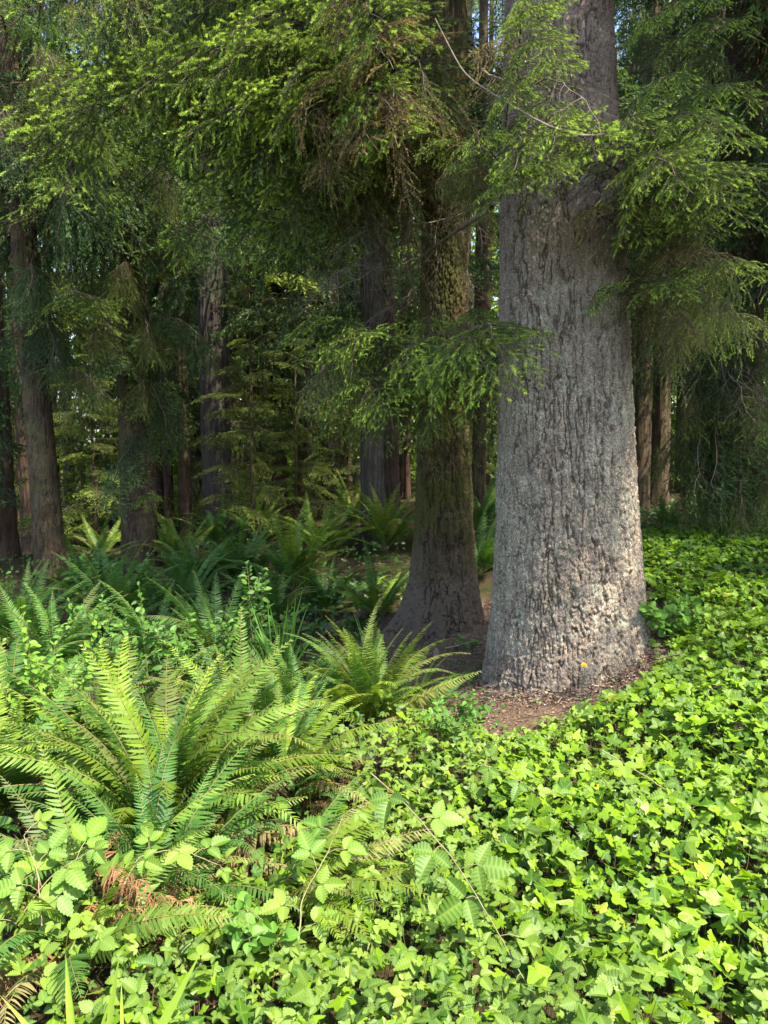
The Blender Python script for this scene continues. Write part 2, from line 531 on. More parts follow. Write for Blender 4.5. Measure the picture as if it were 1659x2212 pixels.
# ------------------------------------------------------------------ trunks
def trunk_mesh(name, prof, H, mat, na=64, dz=0.05, ztop=None, style='plate', amp=0.012, lean=(0, 0), flare=(), seed=1, cell=(0.075, 0.30), cx=0.0):
    """prof: [(z, r)] near the foot; ztop: above this the rows are coarse; flare: [(angle, reach, height, width)]"""
    zt = ztop or H
    zs = np.concatenate([np.arange(-0.6, zt, dz), np.linspace(zt, H, 14)[1:]]) if H > zt + .5 else np.arange(-0.6, H + dz, dz)
    th = np.linspace(0, 2 * math.pi, na, endpoint=False)
    Z, T = np.meshgrid(zs, th, indexing='ij')
    Z, T = Z.ravel(), T.ravel()
    pz, pr = zip(*prof)
    R = np.interp(Z, pz, pr)
    top = pz[-1]
    R = np.where(Z > top, pr[-1] * np.clip(1 - (Z - top) / (H * 1.15 - top), 0.05, 1), R)
    R0 = R.copy()
    for (a, reach, h, w) in flare:
        da = np.abs((T - a + math.pi) % (2 * math.pi) - math.pi)
        R = R + reach * np.exp(-(da / w) ** 2) * np.exp(-np.maximum(Z + 0.25, 0) / h)
    low = fbm(np.stack([np.cos(T) * 1.3, np.sin(T) * 1.3, Z * 0.35], 1), 3, seed)
    R = R * (1 + 0.10 * (low - 0.5))
    S = np.stack([np.cos(T) * R0, np.sin(T) * R0, Z], 1)
    w = 0.016 * np.stack([vnoise(S * 13, seed + 5) - .5, vnoise(S * 13, seed + 6) - .5, 5 * (vnoise(S * 8, seed + 7) - .5)], 1)
    S2 = S + w
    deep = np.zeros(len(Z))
    if style == 'plate':
        d1, d2, idh = worley(S2 / np.array([cell[0], cell[0], cell[1]]), seed)
        cr = sst(0.0, 0.13, d2 - d1 + 0.45 * (fbm(S * 24, 3, seed + 2) - .5))
        big = fbm(S / np.array([0.11, 0.11, 0.55]), 3, seed + 12)
        e1, e2, eh = worley(S / np.array([0.022, 0.022, 0.034]) + 3, seed + 20)
        brk = sst(0.36, 0.58, fbm(S * np.array([12, 12, 6.]), 3, seed + 31))      # furrows fade in and out
        jit = 0.30 * (fbm(S * np.array([42, 42, 14.]), 3, seed + 50) - .5)
        for q in (0, 1, 2):                                   # wandering, mostly upright furrow lines
            vq = vnoise((S2 + .3 * q) * np.array([15 + 4 * q, 15 + 4 * q, 1.5 + .5 * q]), seed + 60 + q) + jit
            cr = np.minimum(cr * .5 + .5, 1) if q == 0 else cr
            br = sst(.30, .55, fbm(S * np.array([13, 13, 5.5]) + q * 7, 3, seed + 31))
            cr = np.minimum(cr, 1 - (1 - sst(.008, .055, np.abs(vq - .5))) * (0.12 + .88 * br))
        crk = cr
        disp = amp * (1.35 * crk + 0.5 * (idh - .5) + 1.2 * (big - .5) + 0.45 * (eh - .5) * sst(0, .3, e2 - e1) + 0.4 * sst(0, 0.25, e2 - e1) + 1.1 * (fbm(S * np.array([70, 70, 35.]), 3, seed + 40) - .5)) - amp * 1.3
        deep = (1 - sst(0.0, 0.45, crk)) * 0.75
    else:                                                     # long vertical ridges
        q = S2 / np.array([cell[0], cell[0], cell[1]])
        r1 = 1 - np.abs(2 * fbm(q, 2, seed) - 1) * 2.2
        disp = amp * (1.2 * np.clip(1 - r1, -1, 1) + 1.2 * (fbm(q * 2.7, 2, seed + 3) - .5))
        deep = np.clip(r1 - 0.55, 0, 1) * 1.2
    R = R + disp
    x = np.cos(T) * R + lean[0] * Z
    y = np.sin(T) * R + lean[1] * Z
    V = np.stack([x, y, Z], 1)
    nz = len(zs)
    i = np.arange(nz * na).reshape(nz, na)
    j = np.roll(i, -1, axis=1)
    f = np.stack([i[:-1], j[:-1], j[1:], i[1:]], -1).reshape(-1, 4)
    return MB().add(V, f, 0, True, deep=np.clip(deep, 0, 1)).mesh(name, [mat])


# ------------------------------------------------------------------ boughs (unit: metres, along +X)
def lerp_poly(PL, idx, s):
    K = PL.shape[1]
    q = np.clip(s * (K - 1), 0, K - 1 - 1e-6)
    k = q.astype(int)
    w = (q - k)[:, None]
    return PL[idx, k] * (1 - w) + PL[idx, k + 1] * w, nrm(PL[idx, k + 1] - PL[idx, k])


def needles(mb, PL, Ls, dens, rng, ln, wd, mat, agef, up=0.0, thin=1.0, start=0.0):
    n = np.maximum((Ls * dens).astype(int), 1)
    idx = np.repeat(np.arange(len(PL)), n)
    s = start + (1 - start) * rng.random(len(idx))
    P, A = lerp_poly(PL, idx, s)
    r = rng.normal(size=P.shape)
    r[:, 2] = r[:, 2] * 0.7 + up
    r = nrm(r - A * (r * A).sum(1, keepdims=True))
    D = nrm(A * 0.75 + r * 0.66)
    Wd = nrm(np.cross(D, rng.normal(size=P.shape)))
    age = agef(idx, s)
    l = ln * (0.7 + 0.5 * rng.random(len(P)))[:, None] * (1 - 0.35 * (s > 0.93))[:, None]
    w = wd * 0.5
    V = np.stack([P - Wd * w, P + Wd * w, P + D * l], 1).reshape(-1, 3)
    f = np.arange(len(V)).reshape(-1, 3)
    mb.add(V, f, mat, False, age=np.repeat(np.clip(age + rng.normal(size=len(age)) * 0.07, 0, 1), 3))


def poly(P0, D0, L, K, droop, curl, rng, wob=0.05):
    """curved polylines from P0 (N,3) along D0; droop bends them down with length"""
    n = len(P0)
    s = np.linspace(0, 1, K)[None, :, None]
    side = nrm(np.cross(D0, np.array([0, 0, 1.0])) + 1e-6)
    P = P0[:, None, :] + D0[:, None, :] * s * L[:, None, None]
    P = P - np.array([0, 0, 1.0]) * (droop[:, None, None] * L[:, None, None] * s ** 1.6)
    P = P + side[:, None, :] * (curl[:, None, None] * L[:, None, None] * s ** 2)
    ph = rng.random((n, 1, 1)) * 6
    P = P + side[:, None, :] * wob * L[:, None, None] * np.sin(s * 7 + ph) * s
    return P


def bough(name, seed, L=2.4, style='spruce', dens=520, ns=40, wood='twig', need='needle', wid=1.0, nl=0.022, nw=0.0044, tl=0.22, tstep=0.055):
    rng = np.random.default_rng(seed)
    mb = MB()
    K = 26
    t = np.linspace(0, 1, K)
    wob = np.cumsum(rng.normal(size=(K, 3)), 0) * 0.012
    wob -= wob[:1] + (wob[-1:] - wob[:1]) * t[:, None]
    M0 = np.stack([L * t, 0 * t, L * ((0.07 if style != 'spruce' else 0.13) * np.sin(math.pi * t ** (1.0 if style != 'spruce' else 1.5)) - 0.03 * np.sin(2 * math.pi * t))], 1) + wob * L * 0.6
    tubes(mb, M0[None], (0.015 * (1 - 0.85 * t) + 0.001)[None] * L / 2.4, 5)
    ts = np.sort(0.10 + 0.88 * (np.arange(ns) + rng.random(ns) * 0.8) / ns)
    P0, A0 = lerp_poly(M0[None], np.zeros(ns, int), ts)
    sg = np.where(np.arange(ns) % 2 == 0, 1.0, -1.0)
    ang = np.radians(rng.uniform(42, 68, ns))
    prof = np.minimum(1, ts / 0.28) * (1 - ts) ** 0.75 * 0.95 + 0.10
    Ls = L * 0.40 * wid * prof * rng.uniform(0.6, 1.2, ns)
    D = np.stack([np.cos(ang), sg * np.sin(ang), rng.uniform(-0.25, 0.15, ns)], 1)
    dr = rng.uniform(0.12, 0.5, ns)
    if style == 'drape':
        D = np.stack([np.cos(ang) * 0.7, sg * np.sin(ang) * 0.5, rng.uniform(-0.9, -0.2, ns)], 1)
        dr = rng.uniform(0.5, 1.1, ns)
        Ls *= rng.uniform(0.8, 1.5, ns)
    if style == 'flat':
        D[:, 2] = rng.uniform(-0.05, 0.05, ns)
        dr = rng.uniform(0.05, 0.2, ns)
    S = poly(P0, nrm(D), Ls, 9, dr, rng.normal(size=ns) * 0.12, rng)
    r2 = (0.0045 * (Ls / 0.6)[:, None] ** 0.5 * (1 - 0.8 * np.linspace(0, 1, 9))[None] + 0.0006)
    tubes(mb, S, r2, 3)
    # shoots
    nsh = np.maximum((Ls / tstep).astype(int), 2)
    idx = np.repeat(np.arange(ns), nsh)
    k = np.concatenate([np.arange(a) for a in nsh])
    s = (k + 0.5) / nsh[idx] * 0.96
    P1, A1 = lerp_poly(S, idx, s)
    lat = nrm(np.cross(A1, np.array([0, 0, 1.0])))
    sg1 = np.where(k % 2 == 0, 1.0, -1.0)[:, None]
    an = np.radians(rng.uniform(38, 52, len(idx)))[:, None]
    D1 = A1 * np.cos(an) + lat * sg1 * np.sin(an) + np.array([0, 0, 1.0]) * rng.normal(size=(len(idx), 1)) * (0.35 if style == 'drape' else 0.16)
    L1 = tl * np.clip(1.2 - s, 0.35, 1) * rng.uniform(0.7, 1.2, len(idx)) * (1.3 if style == 'drape' else 1)
    T1 = poly(P1, nrm(D1), L1, 5, rng.uniform(0.18, 0.38, len(idx)) * (2.0 if style == 'drape' else 1), rng.normal(size=len(idx)) * 0.1, rng, 0.02)
    tubes(mb, T1, np.broadcast_to(np.array([0.0016, 0.0014, 0.0012, 0.0009, 0.0004])[None], (len(T1), 5)), 3)
    if style != 'bare':
        live = rng.random(len(T1)) < (0.93 if style != 'drape' else 0.85)
        tip = (ts[idx] > 0.35) * 1.0
        if style == 'spruce' and need == 'needle':
            live &= (ts[idx] > rng.uniform(.22, .42, len(idx)))
        grow = np.where(rng.random(len(L1)) < .5, .11, .045) / np.maximum(L1, 0.06)
        bright = rng.random(len(T1)) * 0.5 + 0.6

        def agef(ii, ss):
            ii = sel[ii]
            return sst(1 - grow[ii] * 1.2, 1 - grow[ii] * 0.4, ss) * bright[ii] * tip[ii] + 0.12
        sel = np.nonzero(live)[0]
        needles(mb, T1[sel], L1[sel], dens, rng, nl, nw, 1, agef, up=0.15)
        dd = np.where((ts > .36) | (style != 'spruce') | (need != 'needle'), dens * .8, dens * .06)
        needles(mb, S, Ls, dd, rng, nl, nw, 1, lambda ii, ss: sst(0.86, 0.97, ss) * 0.9 + 0.1, up=0.15, start=0.2)
    return mb.mesh(name, [M[wood], M[need] if style != 'bare' else M[wood]])


B = {}
for i in range(4):
    B['spruce%d' % i] = bough('spruce_bough', 10 + i)
for i in range(3):
    B['drape%d' % i] = bough('drape_bough', 20 + i, style='drape', need='needle_olive', dens=300, ns=46, nw=.0052)
for i in range(2):
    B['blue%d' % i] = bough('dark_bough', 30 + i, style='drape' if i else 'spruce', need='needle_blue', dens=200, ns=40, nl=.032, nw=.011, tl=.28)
    B['brown%d' % i] = bough('rusty_bough', 40 + i, style='drape' if i else 'spruce', need='needle_dead', dens=220, ns=34, nw=.0055)
    B['rust%d' % i] = bough('rusty_spray', 45 + i, style='spruce', need='needle_dead', dens=300, ns=34, nw=.004, nl=.019)
    B['bare%d' % i] = bough('bare_bough', 50 + i, style='bare', wood='twig_pale', ns=26, tl=0.34, tstep=0.10, wid=1.2)
    B['soft%d' % i] = bough('soft_bough', 60 + i, style='flat', need='needle_soft', dens=200, ns=34, nl=.028, nw=.012, tstep=0.06)
    B['small%d' % i] = bough('sprig', 70 + i, L=1.2, ns=22, tl=0.13, dens=480)
for i in range(3):
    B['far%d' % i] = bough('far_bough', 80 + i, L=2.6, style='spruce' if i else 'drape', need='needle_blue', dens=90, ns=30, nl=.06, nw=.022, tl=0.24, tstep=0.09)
    B['farlit%d' % i] = bough('far_soft_bough', 90 + i, L=2.6, style='flat' if i else 'drape', need='needle_soft', dens=85, ns=28, nl=.06, nw=.024, tl=0.24, tstep=0.10)  # paler far boughs, their sunlit look put into the needle colour
BL = {'rust': 2.4, 'spruce': 2.4, 'drape': 2.4, 'blue': 2.4, 'brown': 2.4, 'bare': 2.4, 'soft': 2.4, 'small': 1.2, 'far': 2.6, 'farlit': 2.6}
RB = random.Random(5)


def put_bough(tree, kind_, a, b, roll=0.0, name='bough', label=None, sz=1.0, variant=None):
    """one bough of the tree from world point a to world point b"""
    a, b = Vector(a), Vector(b)
    X = (b - a)
    D = X.length
    X.normalize()
    Z = Vector((0, 0, 1))
    Y = Z.cross(X).normalized()
    Z = X.cross(Y)
    Rm = Matrix((X, Y, Z)).transposed() @ Matrix.Rotation(roll, 3, 'X')
    vs = [k for k in B if k.rstrip('0123456789') == kind_]
    me = B[kind_ + str(variant)] if variant is not None else B[RB.choice(vs)]
    s = D / BL[kind_]
    o = bpy.data.objects.new(name, me)
    COL.objects.link(o)
    o.parent = tree
    loc = a - tree.location
    fl = RB.choice((-1, 1))
    o.matrix_local = Matrix.Translation(loc) @ Rm.to_4x4() @ Matrix.Diagonal((s, s * sz * fl, s * sz, 1))
    if label:
        o['label'] = label
    return o


def crown(tree, lean, z0, z1, n, l0, l1, kinds, droop=0.25, az=None, seed=1, rise=0.1, roll=.3):
    rg = random.Random(seed)
    tx, ty, tz = tree.location
    for k in range(n):
        f = (k + rg.random()) / n
        z = z0 + (z1 - z0) * f
        a = k * 2.39996 + rg.uniform(-.4, .4)
        if az:
            a = math.radians(rg.uniform(*az))
        L = (l0 + (l1 - l0) * f) * rg.uniform(0.7, 1.2)
        p = (tx + lean[0] * z, ty + lean[1] * z, tz + z)
        q = (p[0] + math.cos(a) * L, p[1] + math.sin(a) * L, p[2] - droop * L * rg.uniform(0.4, 1.6) + rise)
        put_bough(tree, rg.choice(kinds), p, q, rg.uniform(-roll, roll))


def tree(name, label, u, v, Y, prof, H, mat, cat='tree', group=None, x=None, **kw):
    x = at(u, v, Y)[0] if x is None else x
    t = thing(name, label, cat, (x, Y, float(gz(x, Y))), group)
    obj('trunk', trunk_mesh(name + '_trunk', prof, H, M[mat], **kw), t)
    return t


def tapered(name, pts, r0, r1, mat, parent=None, sides=8, nm=None):
    pts = np.array(pts, float)
    K = 18
    q = np.linspace(0, len(pts) - 1, K)
    P = np.stack([np.interp(q, np.arange(len(pts)), pts[:, k]) for k in range(3)], 1)
    for _ in range(2):
        P[1:-1] = (P[:-2] + 2 * P[1:-1] + P[2:]) / 4
    mb = MB()
    tubes(mb, P[None], np.linspace(r0, r1, K)[None], sides)
    return obj(nm or name, mb.mesh(name, [mat]), parent), P


# ---- the big spruce
t1 = thing('spruce_tree', 'massive grey spruce with scaly furrowed bark standing on bare reddish soil', 'tree', (TREE1[0], TREE1[1], 0.0))
prof = [(-.6, .68), (-.25, .635), (0, .60), (.15, .58), (.4, .548), (.8, .522), (1.2, .498), (1.6, .480), (2.3, .452), (3.0, .428), (3.6, .405), (4.5, .355), (6, .33)]
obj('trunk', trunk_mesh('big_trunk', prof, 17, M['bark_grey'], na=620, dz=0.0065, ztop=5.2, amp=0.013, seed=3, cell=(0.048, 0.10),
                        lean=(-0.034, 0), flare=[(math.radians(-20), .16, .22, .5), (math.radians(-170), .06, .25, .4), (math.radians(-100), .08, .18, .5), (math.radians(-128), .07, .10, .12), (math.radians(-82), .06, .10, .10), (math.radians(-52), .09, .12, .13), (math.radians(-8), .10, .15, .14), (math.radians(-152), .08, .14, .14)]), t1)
# ---- the mossy spruce behind on the left
t2 = thing('spruce_tree', 'mossy brown spruce with a flared root foot left of the massive grey spruce', 'tree', (TREE2[0], TREE2[1], float(gz(*TREE2))))
prof = [(-.6, .50), (-.25, .46), (0, .42), (.2, .37), (.5, .32), (1.0, .285), (2, .25), (3.5, .225), (6, .20)]
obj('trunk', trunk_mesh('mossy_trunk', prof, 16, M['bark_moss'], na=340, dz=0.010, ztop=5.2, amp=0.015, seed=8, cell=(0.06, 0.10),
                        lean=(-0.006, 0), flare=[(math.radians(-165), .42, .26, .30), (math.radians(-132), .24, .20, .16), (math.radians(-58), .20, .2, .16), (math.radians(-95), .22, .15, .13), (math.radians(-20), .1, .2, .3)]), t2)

t3 = tree('spruce_tree', 'straight brown spruce at left edge leaning slightly outwards', 112, 1240, 11.5,
          [(-.6, .29), (0, .26), (.4, .22), (1.5, .20), (4, .18), (8, .15)], 17, 'bark_brown', na=120, dz=0.03, ztop=8, lean=(-0.044, 0), seed=14, amp=0.008, cell=(.06, .12))
t4 = tree('spruce_tree', 'dark spruce wrapped in its own drooping dull boughs left of the fern bank', 305, 1215, 12.2,
          [(-.6, .34), (0, .32), (.5, .28), (2, .26), (8, .20)], 17, 'bark_brown', na=100, dz=0.04, ztop=8, lean=(-0.01, 0), seed=17, amp=0.010, cell=(.06, .2))
t5 = tree('redwood_tree', 'wide dark redwood cut by the left edge of the picture', -5, 1200, 14.0,
          [(-.6, .45), (0, .40), (.5, .34), (8, .27)], 20, 'bark_red', na=100, dz=0.05, ztop=10, seed=19, style='ridge', amp=.02, cell=(.05, .8), lean=(-.015, 0))
t6 = tree('redwood_tree', 'thinner reddish redwood right behind the leftmost brown spruce', 78, 1180, 16.5,
          [(-.6, .32), (0, .30), (.5, .24), (8, .17)], 18, 'bark_red', na=80, dz=0.06, ztop=10, seed=20, style='ridge', amp=.018, cell=(.05, .8), lean=(-.03, 0))
t7 = tree('redwood_tree', 'grey brown redwood seen left of the mossy spruce above the ferns', 806, 1085, 13.2,
          [(-.6, .27), (0, .235), (.5, .20), (8, .17)], 18, 'bark_pale', na=100, dz=0.05, ztop=9, seed=22, style='ridge', amp=.012, cell=(.05, .8), lean=(-.004, 0))
t7b = tree('redwood_tree', 'dark trunk leaning against the grey brown redwood beside the mossy spruce', 846, 1085, 13.9,
           [(-.6, .25), (0, .21), (.5, .17), (8, .11)], 14, 'bark_red', na=70, dz=0.06, ztop=9, seed=23, style='ridge', amp=.014, cell=(.05, .8), lean=(-.03, 0.02))
t8 = tree('redwood_tree', 'tall blue grey redwood with stringy furrows left of centre', 470, 1080, 16.0,
          [(-.6, .36), (0, .32), (.5, .29), (10, .24)], 22, 'bark_pale', na=120, dz=0.05, ztop=11, seed=24, style='ridge', amp=.022, cell=(.06, .9), lean=(-.004, 0))
t9 = tree('young_tree', 'slender sunlit trunk glowing tan between the dark boughs and the fern bank', 402, 1110, 17.5,
          [(-.6, .18), (0, .16), (.5, .135), (8, .10)], 13, 'bark_brown', na=60, dz=0.06, ztop=9, seed=25, amp=.008, lean=(-.008, 0))
t10 = tree('young_tree', 'thin reddish trunk next to the slender sunlit one', 366, 1110, 19,
           [(-.6, .13), (0, .12), (8, .08)], 13, 'bark_red', na=40, dz=0.08, ztop=9, seed=26, style='ridge', amp=.008, lean=(-.006, 0))
t11 = tree('redwood_tree', 'reddish trunk right beside the blue grey furrowed redwood', 505, 1060, 20,
           [(-.6, .24), (0, .21), (8, .16)], 18, 'bark_red', na=50, dz=0.08, ztop=11, seed=27, style='ridge', amp=.012)
t12 = tree('young_tree', 'thin lit trunk in the gap behind the low green spray', 706, 1050, 21,
           [(-.6, .15), (0, .14), (8, .10)], 15, 'bark_pale', na=40, dz=0.08, ztop=11, seed=28, style='ridge', amp=.008)
t13 = tree('young_tree', 'thin dark trunk seen between the mossy spruce and the massive one', 1034, 1060, 16,
           [(-.6, .17), (0, .15), (8, .11)], 15, 'bark_brown', na=40, dz=0.08, ztop=11, seed=29, amp=.008)
t14 = tree('redwood_tree', 'slim brown redwood trunk just right of the massive spruce', 1384, 1060, 13.5,
           [(-.6, .21), (0, .18), (.5, .14), (8, .10)], 16, 'bark_brown', na=60, dz=0.06, ztop=9, seed=30, style='ridge', amp=.012, cell=(.05, .8))
t15 = tree('redwood_tree', 'second brown trunk to the right of the massive spruce, half in shade', 1424, 1060, 14.5,
           [(-.6, .26), (0, .22), (.5, .16), (8, .12)], 16, 'bark_brown', na=60, dz=0.06, ztop=9, seed=31, style='ridge', amp=.012, cell=(.05, .8))
t16 = tree('spruce_tree', 'dark spruce at the right edge with boughs hanging down to the ivy', 1585, 1080, 9.6,
           [(-.6, .42), (0, .36), (.5, .31), (2, .28), (8, .22)], 15, 'bark_brown', na=100, dz=0.03, ztop=8, seed=32, amp=.01, lean=(-.01, 0))
t17 = tree('spruce_tree', 'spruce whose bare dark trunk shows high in the upper right corner', 1490, 1060, 19,
           [(-.6, .40), (0, .36), (8, .46), (14, .3)], 20, 'bark_brown', na=60, dz=0.08, ztop=14, seed=33, amp=.012, lean=(0.012, 0))

# ---- lower visible boughs, laid where the photograph shows them
LV = 'leafy green bough with bright new tips'


def bb(t, k, a, b, roll=0.0, **kw):
    if t is t2 and k == 'drape' and RB.random() < .45:
        return None
    a, b = at(*a), at(*b)
    D = math.hypot(a[0] - b[0], a[1] - b[1])
    lim = {'spruce': .20, 'rust': .3, 'small': .2, 'brown': .35, 'drape': .5}.get(k, 9)
    if a[2] > b[2] + lim * D + .05:
        a[2] = b[2] + lim * D + .05
    return put_bough(t, k, a, b, roll, **kw)


# from the mossy spruce, sweeping left and forward across the top left
for a, b, k, r in [
    ((930, -120, 7.4), (470, 170, 5.6), 'spruce', .5), ((930, -60, 7.4), (285, 215, 6.0), 'spruce', .4),
    ((920, 60, 7.4), (380, 300, 5.8), 'spruce', .6), ((925, -260, 7.4), (330, 70, 6.2), 'spruce', .5),
    ((920, -300, 7.4), (205, 110, 6.6), 'spruce', .5), 
    ((920, 20, 7.4), (560, 330, 6.6), 'drape', .1),
    ((915, 260, 7.4), (600, 480, 6.6), 'drape', .3),
    ((920, -20, 7.4), (700, 330, 6.5), 'brown', .3), ((920, 100, 7.4), (640, 420, 7.0), 'brown', -.2),
    ((920, -230, 7.4), (560, 90, 6.0), 'spruce', .5), ((925, -330, 7.4), (420, -20, 6.2), 'spruce', .4),
    ((915, 260, 7.4), (345, 545, 7.0), 'spruce', .4), ((915, 200, 7.4), (440, 420, 6.6), 'spruce', .4), ((915, 60, 7.4), (120, 330, 7.4), 'spruce', .4), ((915, -60, 7.4), (20, 330, 7.4), 'spruce', .3), ((920, -300, 7.4), (20, 60, 7.0), 'spruce', .3),
    ((900, -420, 7.4), (120, 40, 6.8), 'drape', .3), 
    ((915, -200, 7.4), (380, 350, 7.2), 'drape', .1), 
    ((960, 60, 7.3), (1060, 420, 6.4), 'drape', .4), ((940, -60, 7.3), (1000, 260, 6.2), 'brown', .3),
]:
    bb(t2, k, a, b, r)
# hanging rusty and green curtains at the centre top
for a, b, k, r in [
    ((900, -260, 7.3), (850, 210, 5.2), 'brown', .4), ((905, -240, 7.3), (820, 110, 5.2), 'spruce', .3), ((910, -150, 7.3), (860, 320, 5.4), 'spruce', .4),
    ((905, -60, 7.3), (640, 265, 5.8), 'brown', .3), ((905, -200, 7.3), (760, 60, 5.4), 'brown', .6), ((910, 40, 7.3), (905, 370, 5.8), 'drape', .3),
      ((900, -300, 7.3), (720, 20, 5.6), 'spruce', .4),
    ((905, 100, 7.3), (820, 330, 5.3), 'rust', .6), ((905, 100, 7.3), (850, 150, 5.1), 'rust', .6), ((905, 100, 7.3), (660, 270, 5.6), 'rust', .5), ((905, 0, 7.3), (840, 60, 5.1), 'spruce', .6), ((905, 160, 7.3), (690, 400, 5.9), 'rust', .4), ((905, 160, 7.3), (850, 240, 5.2), 'spruce', .6), ((915, -40, 7.3), (920, 200, 5.6), 'drape', .2),
]:
    bb(t2, k, a, b, r)
# bare twigs round the mossy trunk
for a, b in [((900, 500, 7.4), (640, 690, 6.6)), ((905, 560, 7.4), (700, 640, 6.4)), ((960, 480, 7.3), (1065, 445, 6.4)), ((1000, 460, 7.4), (720, 560, 6.6)),
             ((950, 400, 7.35), (960, 720, 6.9)), ((900, 620, 7.4), (760, 760, 6.6)), ((990, 240, 7.4), (880, 150, 6.6)), ((900, 330, 7.4), (770, 520, 6.7)),
             ((930, 100, 7.4), (860, 350, 6.7)), ((1000, 330, 7.3), (1040, 560, 6.8)), ((930, 200, 7.35), (1010, 340, 6.6)), ((1010, 580, 7.3), (1045, 740, 6.9)), ((905, 420, 7.4), (820, 690, 6.9))]:
    bb(t2, 'bare', a, b, RB.uniform(-1, 1), name='dead_branch', label='bare grey dead branch of thin curling twigs', sz=0.9)
# low green spray in front of the mossy trunk
for a, b, k, r in [((985, 700, 7.2), (880, 820, 5.7), 'spruce', .5), ((985, 720, 7.2), (1128, 835, 4.8), 'spruce', .4), ((905, 740, 7.3), (625, 745, 6.3), 'spruce', .3),
                   ((905, 800, 7.3), (640, 800, 6.4), 'spruce', .2), ((910, 820, 7.3), (715, 905, 6.2), 'spruce', .4), ((980, 730, 7.2), (990, 850, 5.5), 'spruce', .5),
                   ((905, 790, 7.3), (810, 910, 5.9), 'spruce', .5), ((1000, 680, 7.2), (1045, 720, 6.3), 'spruce', .2), ((950, 690, 7.2), (930, 740, 6.2), 'small', .2),
                   ((985, 780, 7.2), (1125, 890, 4.9), 'drape', .2), ((970, 770, 7.2), (930, 900, 5.8), 'drape', .2), ((905, 750, 7.3), (780, 870, 6.2), 'drape', .1),
                   ((985, 690, 7.2), (1075, 800, 5.6), 'bare', .2)]:
    bb(t2, k, a, b, r)

for a, b, k, r in [((985, 700, 7.2), (1095, 850, 4.9), 'spruce', .6), ((985, 700, 7.2), (940, 840, 5.6), 'spruce', -.2), ((905, 760, 7.3), (760, 800, 5.9), 'spruce', .5), ((905, 780, 7.3), (700, 770, 6.0), 'spruce', .5),
                   ((905, 800, 7.3), (850, 930, 5.8), 'spruce', .4), ((905, 770, 7.3), (640, 850, 6.2), 'drape', .3), ((985, 740, 7.2), (1040, 900, 5.6), 'spruce', .2),
                   ((920, 200, 7.4), (600, 290, 5.8), 'spruce', .6), ((920, 200, 7.4), (520, 250, 5.9), 'spruce', .5), ((920, 200, 7.4), (250, 440, 7.2), 'spruce', .5), ((920, 200, 7.4), (390, 180, 5.8), 'spruce', .5),
                   ((920, 200, 7.4), (640, 180, 5.6), 'spruce', .6), ((920, 200, 7.4), (140, 260, 6.6), 'spruce', .5), ((920, 200, 7.4), (60, 370, 7.0), 'spruce', .5), ((920, 200, 7.4), (500, 80, 5.7), 'spruce', .5),
                   ((920, 200, 7.4), (700, 360, 6.0), 'drape', .4), ((920, 300, 7.4), (570, 430, 6.4), 'spruce', .4), ((920, 300, 7.4), (480, 560, 7.0), 'spruce', .3), ((920, 300, 7.4), (300, 620, 8.0), 'drape', .3)]:
    bb(t2, k, a, b, r)

